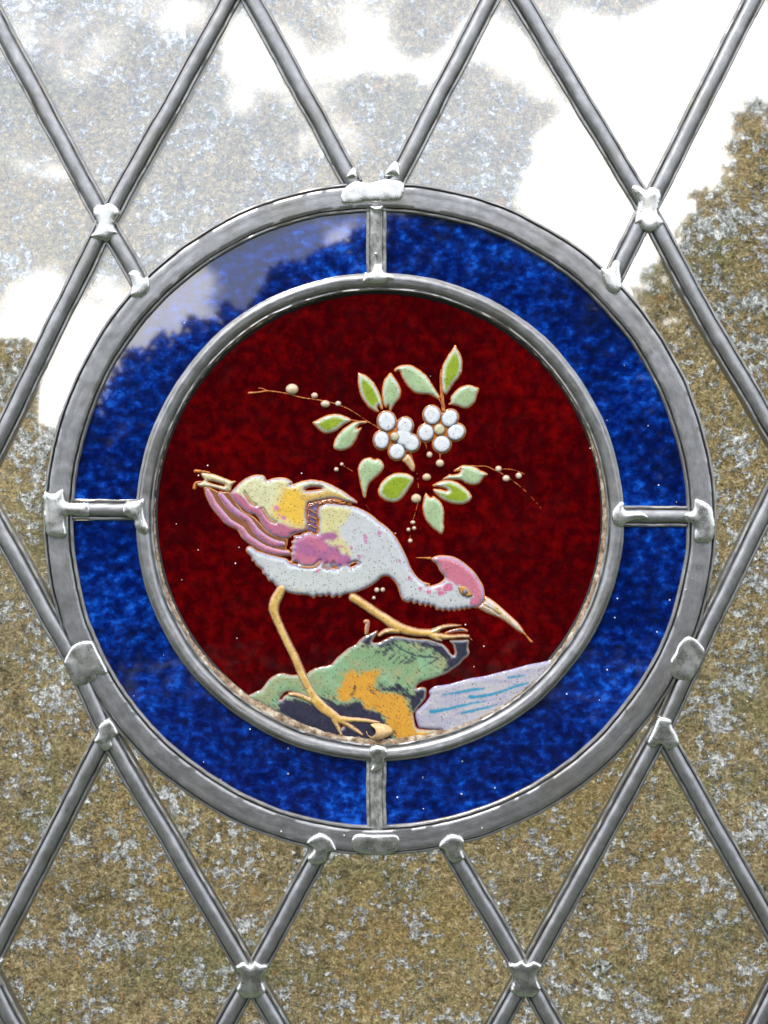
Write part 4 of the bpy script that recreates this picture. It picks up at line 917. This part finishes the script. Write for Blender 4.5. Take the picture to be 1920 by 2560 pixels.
# ---- tiny white dots raised on the glass and lead
def add_specks():
    V = []; F = []
    pts = [Z(3,[(x,y)])[0] for x, y in ((532,1432),(530,1640),(1097,1237),(216,1270),(1455,1213),(1460,1072),(1065,1140))]+[Z(7,[(x,y)])[0] for x, y in ((650,1340),(920,1557),(322,1473),(640,1608),(828,383),(1515,778),(675,203),(1153,680))]
    pts += [Z(17,[(x,y)])[0] for x, y in ((62,215),(62,405),(1375,313),(1620,512),(885,582),(1370,558),(1077,435),(485,858),(12,828),(1520,802),(1645,965),(1038,1128))]
    pts += [Z(1,[(x,y)])[0] for x, y in ((427,889),(975,143),(196,78),(120,160))]+[Z(15,[(x,y)])[0] for x, y in ((450,100),(133,970),(535,982),(113,1118),(437,1227),(55,1517),(648,898),(783,2068),(757,2093),(963,1665),(1131,1760),(835,2180))]
    pts += [(u, v) for u, v in zip(rng.uniform(40,1880,36), rng.uniform(1250,2540,36))]+[(u, v) for u, v in zip(rng.uniform(250,1700,10), rng.uniform(620,1400,10))]
    for i, (u, v) in enumerate(pts):
        r = (2.1 if i < 44 else rng.uniform(.8,1.9)); b = len(V)
        in_lead = 8
        h = 1.0
        dd = math.hypot(u-RO[0], v-RO[1])
        if 765 < dd < 842: h = 18
        for k in range(6): V.append(W(u+r*math.cos(k*math.pi/3), v+r*math.sin(k*math.pi/3), h-.5))
        for k in range(6): V.append(W(u+.8*r*math.cos(k*math.pi/3), v+.8*r*math.sin(k*math.pi/3), h+r*.7))
        F.append(tuple(b+6+k for k in range(6))[::-1]); F += [(b+k, b+(k+1)%6, b+6+(k+1)%6, b+6+k) for k in range(6)]
    tag(mesh_obj('white_specks', V, F, M_SPECK, win), 'scattered tiny white specks on the glass', kind='stuff')
add_specks()

# ---- broken husk lodged on the rim
def husk():
    c = Z(3,[(1285,1290)])[0]; nu, nv = 28, 12; V = []; F = []
    for j in range(nv+1):
        for i in range(nu):
            a = 2*math.pi*i/nu; t = j/nv*math.pi/2; r = math.cos(t); hgt = math.sin(t)
            k = 1+.05*math.sin(3*a+2)
            V.append(W(c[0]+32*r*k*math.cos(a), c[1]+19*r*k*math.sin(a)-2, 7+15*hgt+.8*math.sin(9*a)*r))
    for j in range(nv):
        for i in range(nu):
            a = 2*math.pi*(i+.5)/nu; t = (j+.5)/nv*math.pi/2; x = math.cos(t)*math.cos(a); y = math.cos(t)*math.sin(a)
            if (x+.62)**2/.14+(y+.05)**2/.5 < 1: continue
            F.append((j*nu+i, j*nu+(i+1)%nu, (j+1)*nu+(i+1)%nu, (j+1)*nu+i))
    o = mesh_obj('seed_husk', V, F, M_HUSK, None)
    so_ = o.modifiers.new('thickness', 'SOLIDIFY'); so_.thickness = 1.2*S
    tag(o, 'small pale brown broken husk lodged on the lower rim beside the standing foot', 'husk')
husk()

# ------------------------------------------------------------------ the garden that the panes mirror
M_LEAF = simple('tree_leaves', (.022,.036,.012), .6, 3); M_BARK = simple('tree_bark', (.06,.045,.03), .8, 40)
M_GRASS = simple('grass_ground', (.03,.05,.015), .9, 6); M_GWALL = simple('garden_wall_stone', (.16,.14,.10), .9, 20)
gr = mesh_obj('ground', [(-60,-90,0),(60,-90,0),(60,.8,0),(-60,.8,0)], [(0,1,2,3)], M_GRASS, None); gr['kind'] = 'structure'
def tree(outline, dist, n, lo, hi, label, extra=None):
    """outline in mirrored photo pixels; real size and place at dist metres from the window"""
    k = (D+dist)/D
    poly = Poly([( (u-CX)*S*k, (CY-v)*S*k+ZC) for u, v in outline], False)
    b0, b1 = poly.box()
    root = empty('garden_tree', ((b0[0]+b1[0])/2, -dist, 0)); tag(root, label, 'tree')
    P = []; 
    while len(P) < n:
        Q = rng.uniform([b0[0]-.1, .5], [b1[0]+.1, b1[1]+.1], (n, 2)); d = poly(Q)+.10*vnoise(Q, .22, 3, 2.2)
        P += list(np.column_stack([Q, d])[d > 0])
    P = np.array(P[:n]); m = len(P); dep = rng.uniform(-.55, .55, m)*np.clip(P[:,2]*2, .15, 1)
    size = np.interp(P[:,2], [0, .5], [lo, hi])*rng.uniform(.7, 1.3, m)
    # every leaf: a pointed quad folded along its own random plane
    a = rng.normal(size=(m,3)); a /= np.linalg.norm(a, axis=1)[:,None]; b = rng.normal(size=(m,3)); b -= (a*b).sum(1)[:,None]*a; b /= np.linalg.norm(b, axis=1)[:,None]
    C = np.stack([P[:,0], -dist+dep, P[:,1]], 1)
    V = np.stack([C-a*size[:,None], C+b*size[:,None]*.45, C+a*size[:,None], C-b*size[:,None]*.45], 1).reshape(-1,3)
    F = np.arange(4*m).reshape(m,4)
    mesh_obj('crown', V, F, M_LEAF, root, smooth=False)
    bx = (b0[0]+b1[0])/2; Vt = []; Ft = []
    for j in range(9):
        z = (b1[1]*.8)*j/8; r = .16*(1-j/11)
        for i in range(10): Vt.append((bx+.05*math.sin(j)+r*math.cos(i*.628), -dist+r*math.sin(i*.628), z))
    for j in range(8):
        for i in range(10): Ft.append((j*10+i, j*10+(i+1)%10, (j+1)*10+(i+1)%10, (j+1)*10+i))
    mesh_obj('trunk', Vt, Ft, M_BARK, root)
left_t = [(80,2600),(78,1090),(105,1060),(140,1070),(185,1010),(240,960),(285,905),(325,860),(360,870),(400,832),(440,842),(480,792),(520,800),(560,748),(610,750),(650,720),(700,655),(760,640),(820,612),(880,590),(915,565),(960,545),(1010,520),(1060,515),(1110,503),(1180,530),(1240,550),(1300,580),(1370,625),(1430,665),(1500,705),(1560,755),(1640,850),(1660,2600)]
right_t = [(1590,2600),(1600,790),(1612,760),(1606,710),(1625,690),(1630,640),(1660,610),(1690,566),(1720,545),(1743,520),(1725,505),(1790,480),(1798,440),(1788,400),(1815,385),(1808,345),(1838,330),(1838,285),(1870,264),(1900,285),(1925,255),(1990,200),(2080,120),(2200,90),(2330,160),(2450,300),(2560,420),(2620,2600)]
tree(left_t, 12, 30000, .05, .13, 'broad leafy garden tree mirrored behind the roundel')
tree(right_t, 11, 16000, .05, .13, 'tall leafy garden tree mirrored in the right-hand panes')
def gwall():
    k = 13/D*1.0; k = (D+9)/D; x1 = (74-CX)*S*k; z1 = (CY-846)*S*k+ZC
    V = [(x1-3.2,-9,0),(x1,-9,0),(x1,-9.3,0),(x1-3.2,-9.3,0)]; V += [(x, y, z1) for x, y, z in V[:4]]
    F = [(0,1,5,4),(1,2,6,5),(2,3,7,6),(3,0,4,7),(4,5,6,7),(3,2,1,0)]
    o = mesh_obj('garden_wall', V, F, M_GWALL, None, smooth=False); tag(o, 'plain stone garden wall mirrored in the left-hand panes', 'wall', kind='thing')
gwall()
def hedge():  # unseen hedge, added to block the ground's bright reflection and bounced light
    n = 26000; L = 7.0; y0 = -3.6; top = ZC-(1660-CY)*S*(D+3.6)/D
    C = np.stack([rng.uniform(-L/2, L/2, n), y0-rng.uniform(0, .5, n), rng.uniform(0, 1, n)**.8*top], 1)
    C[:,2] += .03*vnoise(C[:,[0,1]], .2, 3, 1.0)
    a = rng.normal(size=(n,3)); a /= np.linalg.norm(a, axis=1)[:,None]; b = rng.normal(size=(n,3)); b -= (a*b).sum(1)[:,None]*a; b /= np.linalg.norm(b, axis=1)[:,None]
    sz = rng.uniform(.02, .045, n)[:,None]
    V = np.stack([C-a*sz, C+b*sz*.5, C+a*sz, C-b*sz*.5], 1).reshape(-1,3)
    root = empty('added_hedge', (0, y0-.25, 0)); tag(root, 'added low hedge that blocks the mirrored ground from the bottom panes', 'hedge')
    mesh_obj('foliage', V, np.arange(4*n).reshape(n,4), M_LEAF, root, smooth=False)
    t = top-.1; V = [(-L/2,y0-.1,0),(L/2,y0-.1,0),(L/2,y0-.4,0),(-L/2,y0-.4,0)]; V += [(x,y,t) for x,y,z in V[:4]]
    mesh_obj('twigs', V, [(0,1,5,4),(1,2,6,5),(2,3,7,6),(3,0,4,7),(4,5,6,7),(3,2,1,0)], M_BARK, root, smooth=False)
hedge()
